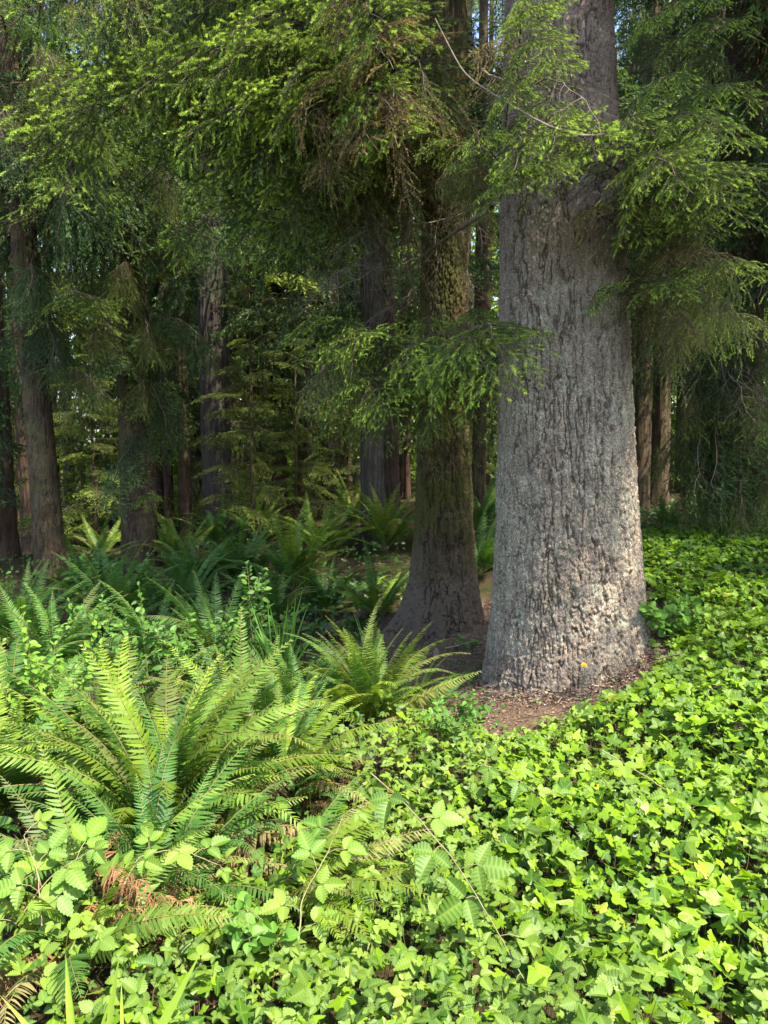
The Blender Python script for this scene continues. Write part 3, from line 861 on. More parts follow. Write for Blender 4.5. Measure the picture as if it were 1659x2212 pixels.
# boughs of the massive spruce: across its own trunk, and to the right
for a, b, k, r in [
    ((1090, -160, 5.3), (1040, 330, 4.4), 'spruce', .3), ((1110, -100, 5.2), (1240, 160, 4.3), 'spruce', .4), ((1100, -200, 5.2), (1170, 60, 4.3), 'spruce', .3),
    ((1040, 150, 5.3), (1300, 300, 4.3), 'bare', .2), ((1040, 120, 5.3), (1255, 270, 4.3), 'spruce', .3),
    ((1050, 200, 5.2), (1225, 395, 4.2), 'spruce', .3), ((1340, 260, 5.2), (1195, 330, 4.1), 'spruce', .4), ((1340, 240, 5.2), (1110, 370, 4.2), 'spruce', .35),
    ((1345, 280, 5.2), (1290, 350, 4.2), 'small', .4), ((1075, 300, 5.3), (985, 370, 4.7), 'spruce', .3), ((1075, 240, 5.3), (900, 340, 5.0), 'spruce', .3), ((1075, 330, 5.3), (940, 400, 4.9), 'drape', .3),
    ((1080, 330, 5.2), (1130, 410, 4.4), 'small', .3),
    ((1350, -40, 5.4), (1500, 190, 4.6), 'spruce', .4), ((1345, -150, 5.4), (1640, 90, 4.6), 'spruce', .4), ((1345, 20, 5.4), (1660, 230, 4.5), 'spruce', .5),
    ((1345, 70, 5.4), (1560, 290, 4.3), 'spruce', .4), ((1345, 120, 5.4), (1620, 330, 4.2), 'spruce', .3), ((1345, 170, 5.4), (1420, 300, 4.3), 'spruce', .4),
    ((1345, 200, 5.4), (1480, 400, 4.2), 'spruce', .3), ((1350, 250, 5.4), (1680, 440, 4.3), 'spruce', .4), ((1350, 330, 5.4), (1640, 500, 4.3), 'spruce', .3),
    ((1345, -100, 5.4), (1440, 60, 4.8), 'spruce', .4), ((1345, -220, 5.4), (1560, 20, 4.6), 'spruce', .4), ((1345, 300, 5.4), (1520, 480, 4.6), 'drape', .2),
    ((1350, 400, 5.4), (1610, 610, 4.5), 'drape', .2), ((1350, 440, 5.4), (1500, 560, 4.8), 'brown', .3), ((1350, 380, 5.4), (1560, 520, 4.6), 'spruce', .3),
    ((1350, 470, 5.4), (1690, 640, 4.5), 'spruce', .3), ((1352, 540, 5.4), (1640, 720, 4.5), 'drape', .4), ((1352, 600, 5.4), (1530, 720, 4.7), 'brown', .3),
    ((1365, 600, 5.5), (1290, 665, 4.9), 'spruce', .9), ((1360, 560, 5.6), (1470, 690, 4.7), 'rust', .3), ((1345, 480, 5.5), (1270, 520, 4.7), 'rust', .5), ((1352, 540, 5.5), (1560, 600, 4.6), 'rust', .5), ((1352, 540, 5.5), (1420, 480, 4.6), 'rust', .4), ((1090, 100, 5.2), (1215, 110, 4.2), 'spruce', .5), ((1090, 100, 5.2), (1130, 230, 4.3), 'spruce', .4), ((1090, 100, 5.2), (1060, 150, 4.4), 'rust', .4), ((1090, 0, 5.2), (1200, 10, 4.2), 'spruce', .4), ((1350, 400, 5.4), (1600, 420, 4.2), 'spruce', .6), ((1350, 300, 5.4), (1500, 420, 4.0), 'spruce', .6), ((1352, 520, 5.4), (1490, 650, 4.6), 'spruce', .2),
    ((1345, 440, 5.4), (1400, 530, 4.7), 'small', .4), ((1350, 420, 5.5), (1420, 640, 5.2), 'bare', .3), ((1350, 350, 5.5), (1440, 500, 5.0), 'bare', .3),
    ((1350, 60, 5.5), (1480, 360, 5.2), 'drape', .3), ((1350, 180, 5.5), (1580, 420, 5.2), 'drape', .3), ((1345, -60, 5.5), (1600, 160, 5.2), 'drape', .2),
    ((1352, 500, 5.5), (1600, 700, 5.2), 'drape', .3), ((1352, 560, 5.5), (1700, 760, 5.3), 'spruce', .4),
]:
    bb(t1, k, a, b, r)
bare_b, _ = tapered('bare_branch', [at(940, 40, 5.6), at(985, 130, 5.2), at(1010, 170, 5.0), at(1100, 225, 4.5), at(1200, 285, 4.15), at(1295, 300, 4.3), at(1370, 262, 5.1)], .004, .008, M['twig_pale'])
bare_b.parent = t1
bare_b.matrix_parent_inverse = Matrix.Translation(-t1.location)
long_b, _ = tapered('bare_branch', [at(1062, 448, 5.4), at(1000, 490, 6.2), at(940, 530, 6.8), at(860, 600, 7.2)], .018, .006, M['twig_pale'])
long_b.parent = t1
long_b.matrix_parent_inverse = Matrix.Translation(-t1.location)

# drooping boughs of the left trees
for t, pos in ((t3, [((75, 450, 11.4), (-40, 620, 10.2)), ((75, 500, 11.4), (190, 640, 9.8)), ((80, 600, 11.4), (230, 720, 9.9)), ((85, 640, 11.4), (120, 790, 10.2)), ((80, 560, 11.4), (60, 640, 10)),
                     ((70, 300, 11.4), (230, 480, 9.4)), ((70, 200, 11.4), (-60, 420, 10)), ((70, 100, 11.4), (150, 360, 9.5)), ((60, 0, 11.4), (200, 250, 9.5)), ((60, -80, 11.4), (-30, 300, 9.5)),
                     ((60, 50, 11.4), (60, 330, 9.2)), ((60, -120, 11.4), (120, 160, 9.2)), ((90, 880, 11.4), (130, 1060, 10.4)), ((70, 30, 11.4), (260, 380, 9.8)), ((90, 760, 11.4), (230, 860, 10.4))]),
               (t4, [((295, 420, 12), (140, 560, 10.5)), ((295, 480, 12), (180, 760, 10.6)), ((295, 520, 12), (420, 700, 10.8)), ((300, 600, 12), (150, 690, 10.6)), ((300, 640, 12), (430, 820, 10.8)),
                     ((300, 700, 12), (200, 880, 10.8)), ((300, 740, 12), (370, 960, 11)), ((300, 800, 12), (230, 990, 11)), ((305, 860, 12), (420, 1010, 11)), ((305, 900, 12), (260, 1120, 11.2)),
                     ((295, 340, 12), (420, 560, 10.6)), ((295, 260, 12), (120, 460, 10.4)), ((295, 380, 12), (250, 620, 10.4)), ((300, 660, 12), (310, 880, 10.8)), ((300, 560, 12), (330, 760, 10.6)),
                     ((300, 450, 12), (500, 640, 10.8)), ((295, 200, 12), (380, 420, 10.4)), ((300, 820, 12), (380, 920, 11)), ((295, 540, 12), (60, 700, 10.9)), ((305, 940, 12), (330, 1100, 11.2))])):
    for a, b in pos[::1] if t is t3 else pos:
        if RB.random() < .2:
            continue
        bb(t, RB.choice(['blue', 'spruce', 'drape']), a, b, RB.uniform(-.2, .5), sz=1.1)
for a, b in [((1570, 560, 9.5), (1440, 760, 8.2)), ((1575, 600, 9.5), (1700, 800, 8.2)), ((1580, 700, 9.5), (1480, 900, 8.2)), ((1580, 720, 9.5), (1610, 960, 8)), ((1585, 760, 9.5), (1430, 1000, 8.3)),
             ((1585, 800, 9.5), (1540, 1080, 8)), ((1585, 840, 9.5), (1680, 1060, 8)), ((1575, 640, 9.5), (1560, 860, 8)), ((1580, 780, 9.5), (1500, 1060, 8.1)), ((1585, 860, 9.5), (1600, 1130, 7.9)),
             ((1575, 500, 9.5), (1500, 700, 8)), ((1585, 880, 9.5), (1465, 1110, 8.4)), ((1585, 720, 9.5), (1640, 900, 7.9)), ((1575, 560, 9.5), (1640, 740, 8)), ((1585, 920, 9.5), (1690, 1130, 7.8))]:
    bb(t16, RB.choice(['blue', 'drape', 'drape']), a, b, RB.uniform(-.2, .4), sz=1.1)
for a, b in [((1580, 700, 9.4), (1660, 950, 8.1)), ((1500, 720, 9.3), (1640, 930, 7.9))]:
    bb(t16, 'bare', a, b, .3, name='dead_branch', label='bare grey dead branch of thin curling twigs')

# ---- crowns (the upper ones are above the frame and shade the forest)
crown(t1, (-.034, 0), 4.9, 7, 7, 3.0, 2.4, ['far'], .2, az=(-58, -5), seed=1)
crown(t1, (-.008, 0), 4.9, 6.8, 11, 3.4, 2.6, ['spruce'], .12, az=(-56, -18), seed=113)
crown(t1, (-.034, 0), 6.5, 11, 14, 2.6, 1.6, ['far'], .25, seed=101)
crown(t2, (-.006, 0), 5.2, 8, 20, 3.0, 2.6, ['far'], .2, az=(10, 190), seed=2)
crown(t2, (-.006, 0), 8, 11.5, 20, 3.4, 2.4, ['far'], .25, seed=102)
crown(t3, (-.044, 0), 6.0, 10.5, 28, 3.0, 1.6, ['blue', 'far', 'far'], .35, seed=3)
crown(t4, (-.01, 0), 5.5, 10.5, 22, 3.0, 1.6, ['blue', 'far', 'far'], .35, az=(150, 320), seed=4)
crown(t5, (-.015, 0), 1.6, 11, 26, 3.0, 2.0, ['far'], .3, az=(100, 320), seed=5)
crown(t6, (-.03, 0), 2.5, 11, 18, 2.2, 1.8, ['far', 'farlit'], .3, seed=6)
crown(t7, (-.004, 0), 3.0, 10, 26, 2.8, 1.8, ['far'], .3, seed=7)
crown(t7b, (-.03, .02), 5, 13, 20, 2.0, 1.2, ['far'], .3, seed=8)
crown(t8, (-.004, 0), 5, 12, 24, 3.0, 2.2, ['far', 'farlit'], .3, seed=9)
crown(t9, (-.008, 0), 2.4, 12, 31, 2.2, 1.2, ['far'], .3, seed=10)
crown(t10, (-.006, 0), 2, 12, 27, 2.2, 1.2, ['far', 'farlit'], .3, seed=11)
crown(t11, (0, 0), 3, 17, 40, 3.0, 2.0, ['far'], .3, seed=12)
crown(t12, (0, 0), 2.5, 14, 27, 2.4, 1.4, ['farlit', 'far'], .3, seed=13)
crown(t13, (0, 0), 2.2, 14, 34, 2.4, 1.4, ['far'], .3, seed=14)
crown(t14, (0, 0), 2.2, 15, 34, 2.4, 1.4, ['far'], .3, seed=15)
crown(t15, (0, 0), 2.4, 15, 34, 2.6, 1.6, ['far'], .3, seed=16)
crown(t16, (-.01, 0), 3.4, 14, 70, 3.2, 1.5, ['blue', 'far'], .4, seed=17)
crown(t17, (.012, 0), 5, 18, 40, 3.2, 2.0, ['far'], .3, seed=18)

t18 = tree('spruce_tree', 'spruce added outside the right edge to shade the ivy', 0, 0, 6.3,
           [(-.6, .45), (0, .40), (.5, .34), (8, .24)], 13, 'bark_brown', x=7.3, na=60, dz=0.08, ztop=8, seed=36, amp=.01)  # off-frame tree, put in to cast dappled shade over the ivy
crown(t18, (0, 0), 3.8, 8.5, 42, 3.6, 2.8, ['spruce', 'far'], .2, seed=36)
crown(t18, (0, 0), 8.5, 12.5, 18, 2.4, 1.2, ['far'], .25, seed=37)

for a_, b_ in (((7.1, 6.1, 5.9), (3.7, 2.1, 5.3)), ((7.2, 6.0, 6.6), (4.4, 2.2, 5.8))):  # long boughs above the frame, added to darken the ivy at mid right
    put_bough(t18, 'spruce', a_, b_, .2)

# ---- saplings with soft layered sprays
SAP = [('young hemlock sapling with soft layered sprays in front of the dark gap left of centre', 545, 1060, 14.5, 5.6, 1.5),
       ('young hemlock sapling, smaller, behind the fern bank below the layered one', 640, 1070, 17.0, 4.6, 1.4),
       ('sunlit sapling of pale lacy sprays between the two left spruces', 205, 1120, 16.0, 5.0, 1.9),
       ('pale green sapling glowing behind the thin redwood at far left', 40, 1100, 20.0, 5.5, 2.0),
       ('slim sapling beside the blue grey furrowed redwood', 500, 1060, 18.5, 6.5, 1.5),
       ('small sapling in the shade just left of the grey brown redwood', 745, 1060, 17.5, 3.6, 1.2),
       ('tall sapling of bright sprays deep behind the low green spray', 690, 1060, 23, 7.5, 2.0),
       ('sapling showing through the narrow gap right of the mossy spruce', 1035, 1060, 19, 7.0, 1.7),
       ('sunny sapling behind the two slim brown trunks on the right', 1420, 1060, 20, 6.5, 2.0),
       ('wide sapling lit from above left of the dark wrapped spruce', 250, 1100, 21, 7.0, 2.2)]
for k, (lab, u, v, Y, H, L) in enumerate(SAP):
    t = tree('hemlock_sapling', lab, u, v, Y, [(-.3, .05), (0, .045), (2, .03)], H, 'bark_brown', na=12, dz=0.15, seed=40 + k, amp=.002, group='young saplings under the forest')
    crown(t, (0, 0), 0.4, H, 46, L, .35, ['soft'] if Y < 18 else ['farlit', 'soft'], .28, seed=60 + k, roll=.7)

# ---- far trunks
rg = random.Random(12)
FT = [(65, 20), (120, 25), (180, 27), (270, 19), (345, 21), (395, 23), (420, 20), (535, 22), (575, 20), (615, 24), (668, 20), (720, 19), (755, 21), (870, 24), (1000, 21), (1340, 25), (1480, 23), (20, 24), (150, 22), (235, 27), (330, 24), (430, 25), (560, 26), (600, 22), (655, 28), (735, 24), (775, 27), (880, 22), (1050, 26), (1365, 22), (1460, 25), (1530, 21), (1620, 24), (580, 30), (300, 30), (1400, 29)]
k = 0
proto = {}
for u, Y in FT:
    r = rg.uniform(.07, .19)
    x = at(u, 1060, Y)[0]
    t = thing('far_tree', 'slim dark conifer trunk deep in the forest shade', 'tree', (x, Y, float(gz(x, Y))), 'far trunks deep in the forest')
    if k % 4 not in proto:
        proto[k % 4] = trunk_mesh('far_trunk', [(-.6, .26), (0, .22), (.5, .18), (14, .11)], 18, M[['bark_red', 'bark_brown', 'bark_pale', 'bark_red'][k % 4]], na=30, dz=.15, seed=90 + k, style='ridge', amp=.012, cell=(.05, .8))
    o = obj('trunk', proto[k % 4], t)
    o.scale = (r / .18, r / .18, 1)
    crown(t, (0, 0), rg.uniform(2.5, 5.5), 16, 32, 2.6, 1.8, ['far', 'farlit', 'farlit'], .3, seed=200 + k)
    k += 1


# ---- the far wood, one mass
def far_wood():
    rng = np.random.default_rng(77)
    mb = MB()
    nC = 5200
    th = rng.uniform(-1.15, 1.15, nC)
    R = rng.uniform(30, 46, nC)
    Cx, Cy = np.sin(th) * R, np.cos(th) * R
    kp = ~((np.abs(th + .397) < .016) | ((th < -.27) & (rng.random(nC) < .35)))
    th, R, Cx, Cy = th[kp], R[kp], Cx[kp], Cy[kp]
    nC = len(th)
    Hh = 9 + 7 * vnoise(np.stack([Cx * .25, Cy * .25, Cy * 0], 1), 3) + rng.uniform(-2, 5, nC)
    Cz = rng.random(nC) ** 1.1 * Hh + gz(Cx, Cy)
    n = 60
    rad = rng.uniform(0.6, 1.5, nC)
    P = np.repeat(np.stack([Cx, Cy, Cz], 1), n, 0) + rng.normal(size=(nC * n, 3)) * np.repeat(rad, n)[:, None] * np.array([.75, .75, .4])
    Nn = nrm(rng.normal(size=P.shape) + np.array([0, 0, .8]))
    A = nrm(np.cross(Nn, rng.normal(size=P.shape)))
    Bv = np.cross(Nn, A)
    s = rng.uniform(0.08, 0.22, len(P))[:, None]
    V = np.stack([P - A * s * .5, P + Bv * s * 1.5 - A * s * .1, P + A * s * .6, P - Bv * s * 1.2], 1).reshape(-1, 3)
    f = np.arange(len(V)).reshape(-1, 4)
    rn = np.repeat(np.repeat(rng.random(nC), n) * .6 + rng.random(len(P)) * .4, 4)
    mb.add(V, f, 0, False, rnd=rn)
    kind(obj('far_woodland', mb.mesh('far_woodland', [M['far']])), 'stuff', 'far wood of mixed conifers seen through gaps between the trunks')


far_wood()

# ------------------------------------------------------------------ ferns
def frond_mesh(name, seed, a0, a1, mat, npair=40, plen=0.095, fold=0.25, crump=0.0, curl=0.0, tipdroop=0.0):
    """one frond, 1 m long, rising from the origin and arching towards +X; a0/a1 = angle from vertical at foot and tip (degrees)"""
    rng = np.random.default_rng(seed)
    K = 40
    t = np.linspace(0, 1, K)
    ang = np.radians(a0 + (a1 - a0) * t ** 1.5)
    ds = 1.0 / (K - 1)
    x = np.concatenate([[0], np.cumsum(np.sin(ang[:-1]) * ds)])
    z = np.concatenate([[0], np.cumsum(np.cos(ang[:-1]) * ds)])
    y = 0.03 * np.sin(t * 3 + rng.random() * 6) * t + curl * t ** 2
    P = np.stack([x, y, z], 1)
    if crump:
        P = P + np.cumsum(rng.normal(size=P.shape), 0) * 0.008 * crump
    mb = MB()
    tubes(mb, P[None], (0.0035 * (1 - 0.8 * t) + 0.0006)[None], 4)
    s = 0.16 + 0.84 * (np.arange(npair) + 0.5) / npair
    s = np.repeat(s, 2) + rng.normal(size=npair * 2) * 0.002
    sg = np.tile([1.0, -1.0], npair)
    C0, T0 = lerp_poly(P[None], np.zeros(len(s), int), np.clip(s, 0, .999))
    side = np.tile([0, 1.0, 0], (len(s), 1)) * sg[:, None]
    Nn = nrm(np.cross(T0, side) * sg[:, None])          # surface normal, outward/up
    Nn = np.where(Nn[:, 2:3] < 0, Nn, Nn)
    q = (s - .16) / .84
    L = plen * np.minimum(1, 0.45 + q * 3.0) * np.clip((1 - q), 0.02, 1) ** 0.55 * 1.15 * rng.uniform(.9, 1.08, len(s))
    fwd = 0.22 + 0.55 * q ** 2 + rng.normal(size=len(s)) * 0.06
    K2 = 6
    uu = np.linspace(0, 1, K2)
    wprof = np.array([0.55, 1.0, 0.92, 0.75, 0.48, 0.04]) * 0.0108
    D = nrm(side + T0 * fwd[:, None] - Nn * fold * rng.uniform(.5, 1.5, (len(s), 1)))
    cen = C0[:, None, :] + D[:, None, :] * (uu[None, :, None] * L[:, None, None])
    bend = (0.16 + rng.normal(size=len(s)) * 0.05)
    cen = cen + T0[:, None, :] * (uu ** 2)[None, :, None] * (bend * L)[:, None, None]
    cen = cen - Nn[:, None, :] * (uu ** 2)[None, :, None] * (L * (0.10 + tipdroop + crump * rng.uniform(0, 1.3, len(s))))[:, None, None]
    tw = rng.normal(size=(len(s), 1)) * (0.18 + crump * 0.8)
    Wd = nrm(T0 + Nn * tw - D * (T0 * D).sum(1, keepdims=True))
    w = wprof[None, :, None] * np.clip(L / plen, .35, 1)[:, None, None] * (1 + 0.12 * crump) * (plen / .095)
    if crump:
        w = w * 0.75
    Lft, Rgt = cen - Wd[:, None, :] * w, cen + Wd[:, None, :] * w
    V = np.stack([Lft, Rgt], 2).reshape(-1, 3)
    n = len(s)
    i = np.arange(n * K2 * 2).reshape(n, K2, 2)
    f = np.stack([i[:, :-1, 0], i[:, :-1, 1], i[:, 1:, 1], i[:, 1:, 0]], -1).reshape(-1, 4)
    rv = np.clip(np.repeat(0.25 + 0.5 * q + rng.normal(size=n) * .1, K2 * 2), 0, 1)
    mb.add(V, f, 1, False, rnd=rv)
    return mb.mesh(name, [M['rachis'], M[mat]])


FR = {}
for i, (a0, a1, cu) in enumerate([(4, 42, .05), (10, 62, -.06), (16, 84, .10), (7, 55, -.12), (22, 100, .0), (32, 80, .08), (12, 110, -.05)]):
    FR['g%d' % i] = frond_mesh('fern_frond', 100 + i, a0, a1, 'frond', curl=cu, npair=38 + i)
    FR['d%d' % i] = frond_mesh('fern_frond_deep', 120 + i, a0, a1, 'frond_deep', curl=cu, npair=38 + i)
for i, (a0, a1) in enumerate([(30, 110), (45, 105), (60, 120)]):
    FR['t%d' % i] = frond_mesh('fern_frond_fading', 140 + i, a0, a1, 'frond_tan', crump=.25)
    FR['b%d' % i] = frond_mesh('fern_frond_dead', 150 + i, a0 + 15, a1 + 45, 'frond_dry', crump=1.4, plen=.06)


def place_frond(root, me, az, s, tilt=0.0, nm='frond', label=None, off=(0, 0, 0), roll=0.0):
    o = bpy.data.objects.new(nm, me)
    COL.objects.link(o)
    o.parent = root
    o.matrix_local = Matrix.Translation(off) @ Matrix.Rotation(az, 4, 'Z') @ Matrix.Rotation(tilt, 4, 'Y') @ Matrix.Rotation(roll, 4, 'X') @ Matrix.Diagonal((s, s, s, 1))
    if label:
        o['label'] = label
    return o


def fern(label, x, y, n, size, seed, pal='g', dead=0, tan=0, z=None, az=None, low=0.0, tiltr=(-.1, .5), skip=None):
    rg_ = random.Random(seed)
    r = thing('sword_fern', label, 'fern', (x, y, float(gz(x, y)) - 0.02 if z is None else z), 'sword ferns')
    for k in range(n):
        a = k * 2.39996 + rg_.uniform(-.3, .3) if az is None else math.radians(rg_.uniform(*az))
        if skip and rg_.random() < .8 and skip[0] < math.degrees(a) % 360 < skip[1]:
            continue
        i = rg_.randrange(7)
        pal_ = pal if rg_.random() < .72 else 'd'
        f = k / max(n - 1, 1)
        place_frond(r, FR['%s%d' % (pal_, i)], a, size * rg_.uniform(.68, 1.08), rg_.uniform(*tiltr) * f + low, off=(rg_.uniform(-.05, .05), rg_.uniform(-.05, .05), 0), roll=rg_.uniform(-.2, .2) * (1 if rg_.random() < .7 else 3.2))
    for k in range(tan):
        a = rg_.uniform(0, 6.28) if az is None else math.radians(rg_.uniform(*az))
        place_frond(r, FR['t%d' % rg_.randrange(3)], a, size * rg_.uniform(.7, 1.05), rg_.uniform(0, .4), 'fading_frond', 'fading tan coloured frond', roll=rg_.uniform(-.3, .3))
    for k in range(dead):
        a = rg_.uniform(0, 6.28) if az is None else math.radians(rg_.uniform(*az))
        place_frond(r, FR['b%d' % rg_.randrange(3)], a, size * rg_.uniform(.5, .85), rg_.uniform(-.45, .2), 'dead_frond', 'curled dead brown frond')
    return r


def fern_px(label, u, v, n, size, seed, **kw):
    x, y = G(u, v)
    return fern(label, x, y, n, size, seed, **kw)


# foreground
fern_px('largest sword fern, a wide fountain of fronds in the left foreground', 350, 1850, 100, 1.14, 1, dead=12, tan=16, skip=(235, 320))
fern_px('dead brown skirt of fern fronds hanging under the largest fern', 400, 1900, 3, 0.85, 71, dead=14, tan=3, az=(-150, -30), pal='d')
fern_px('heap of withered reddish fern fronds in the lower left foreground', 230, 2030, 3, 0.95, 72, dead=18, tan=4, az=(-180, 20), pal='d')
fern_px('sunlit sword fern cut by the left edge beside the largest fern', -30, 1800, 36, 1.05, 2, dead=2, tan=3)
fern_px('sword fern filling the gap right of the largest fern with arching fronds', 610, 1740, 34, .90, 3, dead=2, tan=4)
fern_px('bright upright sword fern growing in front of the mossy spruce foot', 800, 1575, 60, 0.86, 4, dead=0, tan=2, tiltr=(-.15, .15))
fern_px('flopped sword fern with yellowing fronds over the ivy at bottom centre', 560, 2000, 22, 0.85, 5, dead=3, tan=9, az=(-60, 60), low=.35)
fern_px('worn sword fern with many dead fronds in the lower left corner', 190, 2090, 15, 0.80, 6, dead=20, tan=12, low=.15)
fern_px('dark sword fern tucked under the largest fern with brown dead fronds', 330, 1990, 30, 0.85, 7, dead=7, tan=3, pal='d')
fern_px('small fern frond cluster against the left foot of the massive spruce', 905, 1560, 9, 0.55, 8, az=(-20, 80), tan=1)
fern_px('sword fern behind the largest fern with blue green fronds pointing up', 250, 1660, 34, 1.0, 9, pal='g')
fern_px('sword fern standing behind the lime leaved shrub at left edge', 20, 1600, 32, 1.0, 10, pal='d')
fern_px('sword fern of mid size between the largest fern and the bright upright one', 520, 1620, 32, 0.92, 11, pal='g', tan=2)
fern_px('small sword fern squeezed behind the fern of mid size', 640, 1590, 24, 0.74, 38, pal='d')
# middle ground
MG = [('sword fern alone in the shade left of the mossy spruce foot', 815, 1340, 15, .85, 'g'), ('broad dark fern in front of the blade leaved clump', 470, 1450, 24, .9, 'd'),
      ('tall fern on the bank under the grey brown redwood', 640, 1275, 26, 1.15, 'g'), ('highest fern of the bank with fronds catching light', 700, 1200, 24, 1.15, 'g'),
      ('fern on the bank in front of the highest fern', 520, 1270, 26, 1.1, 'd'), ('fern at the left end of the fern bank', 420, 1290, 22, 1.05, 'd'),
      ('shaded fern right before the trunk of the leftmost brown spruce', 250, 1370, 24, 1.0, 'd'), ('shaded fern at left edge below the brown spruce', 40, 1400, 24, 1.0, 'd'),
      ('fern close to the left edge behind the lime leaved shrub', 110, 1480, 22, .9, 'd'), ('lit fern behind the dark wrapped spruce', 385, 1215, 18, .95, 'g'),
      ('fern behind the mossy spruce on its left side', 830, 1190, 24, 1.2, 'g'), ('dark fern right behind the foot of the mossy spruce', 1040, 1240, 20, 1.0, 'd'),
      ('dark fern in the gap between the two large spruces', 1035, 1150, 20, 1.1, 'd'), ('fern low in the hollow in front of the shaded fern', 330, 1440, 22, .9, 'd'),
      ('fern below the tall fern of the bank', 590, 1350, 22, .9, 'd'), ('far fern past the fern bank to the left of the redwood', 560, 1170, 20, 1.1, 'g'),
      ('far fern below the hemlock sapling', 470, 1180, 20, 1.0, 'd'), ('far fern behind the highest fern', 760, 1140, 20, 1.1, 'g'),
      ('small fern in the shade behind the massive spruce on the right', 1440, 1150, 14, .7, 'd'), ('fern in the dusk under the hanging boughs at right', 1530, 1120, 14, .8, 'd'),
      ('fern at the foot of the leftmost brown spruce', 180, 1290, 20, .95, 'd'), ('pale lit fern in the clearing at far left', 220, 1200, 16, .9, 'g'),
      ('fern between the bank and the dark wrapped spruce', 400, 1350, 20, .95, 'd'), ('fern just above the blade leaved clump', 700, 1330, 18, .8, 'd')]
for k, (lab, u, v, n, s, pal) in enumerate(MG):
    fern_px(lab, u, v, int(n * 1.25), s * 1.08, 30 + k, pal=pal, tan=1 if k % 3 == 0 else 0)


# ------------------------------------------------------------------ leaves
def ivy_tpl():
    tips = [(-148, .50), (-70, .80), (0, 1.0), (70, .80), (148, .50)]
    sin_ = [(-178, .20), (-110, .46), (-36, .55), (36, .55), (110, .46), (178, .20)]
    pts = []
    for k in range(5):
        pts.append((*sin_[k], 0))
        a, r = tips[k]
        pts.append((a - 15, r * .84, .25))
        pts.append((a, r, 1))
        pts.append((a + 15, r * .84, .25))
    pts.append((*sin_[5], 0))
    V = [(0, 0, 0)]
    vein = [1.0]
    for a, r, v in pts:
        a = math.radians(a)
        x, y = math.sin(a) * r, math.cos(a) * r
        V.append((x * .62, y * .62 + .0, -0.09 * r * r - 0.05 * abs(x) + (0.04 if v == 1 else 0.0)))
        vein.append(v)
    n = len(pts)
    F = [(0, i, i + 1) for i in range(1, n)]
    return np.array(V), np.array(F), np.array(vein)


def bramble_tpl(nr=9, w=.36, teeth=.07):
    """one toothed pleated leaflet along +Y, length 1"""
    V, vein = [], []
    for k in range(nr * 2 + 1):
        t = k / (nr * 2)
        wd = w * math.sin(math.pi * min(1, t * 0.97 + .03) ** 0.75) ** 0.9 * (1 - t * .15)
        odd = k % 2
        wd *= (1 + teeth) if odd else (1 - teeth)
        z = 0.009 if odd else -0.009
        y = t + (.035 if odd else 0)
        zc = -0.22 * (t - .25) ** 2
        e = wd * .30
        V += [(-wd, y, z + zc + e), (0, t, zc), (wd, y, z + zc + e)]
        vein += [.88 if odd else .3, 1.0, .88 if odd else .3]
    F = []
    for k in range(nr * 2):
        a = k * 3
        F += [(a, a + 1, a + 4), (a, a + 4, a + 3), (a + 1, a + 2, a + 5), (a + 1, a + 5, a + 4)]
    return np.array(V), np.array(F), np.array(vein)


def trifol_tpl(**kw):
    v, f, e = bramble_tpl(**kw)
    V, F, E = [], [], []
    for a, s, off in ((0, 1.0, .18), (math.radians(72), .78, .05), (math.radians(-72), .78, .05)):
        c, s_ = math.cos(a), math.sin(a)
        q = v * s
        q = np.stack([q[:, 0] * c + (q[:, 1] + off) * s_, -q[:, 0] * s_ + (q[:, 1] + off) * c, q[:, 2] + (0 if a == 0 else -.03)], 1)
        F.append(f + sum(len(k) for k in V))
        V.append(q)
        E.append(e)
    return np.concatenate(V) * .62, np.concatenate(F), np.concatenate(E)


def oval_tpl(w=.30):
    V, vein = [], []
    nr = 6
    for k in range(nr + 1):
        t = k / nr
        wd = w * math.sin(math.pi * min(1, t * .96 + .02) ** .85) ** .75
        zc = -0.25 * (t - .3) ** 2
        V += [(-wd, t, zc + wd * .35), (0, t, zc), (wd, t, zc + wd * .35)]
        vein += [0, 1, 0]
    F = []
    for k in range(nr):
        a = k * 3
        F += [(a, a + 1, a + 4, a + 3), (a + 1, a + 2, a + 5, a + 4)]
    F = [q for f in F for q in ((f[0], f[1], f[2]), (f[0], f[2], f[3]))]
    return np.array(V), np.array(F), np.array(vein)


TP = {'ivy': ivy_tpl(), 'leaflet': bramble_tpl(), 'tri': trifol_tpl(nr=7), 'oval': oval_tpl(), 'oval_w': oval_tpl(.42)}


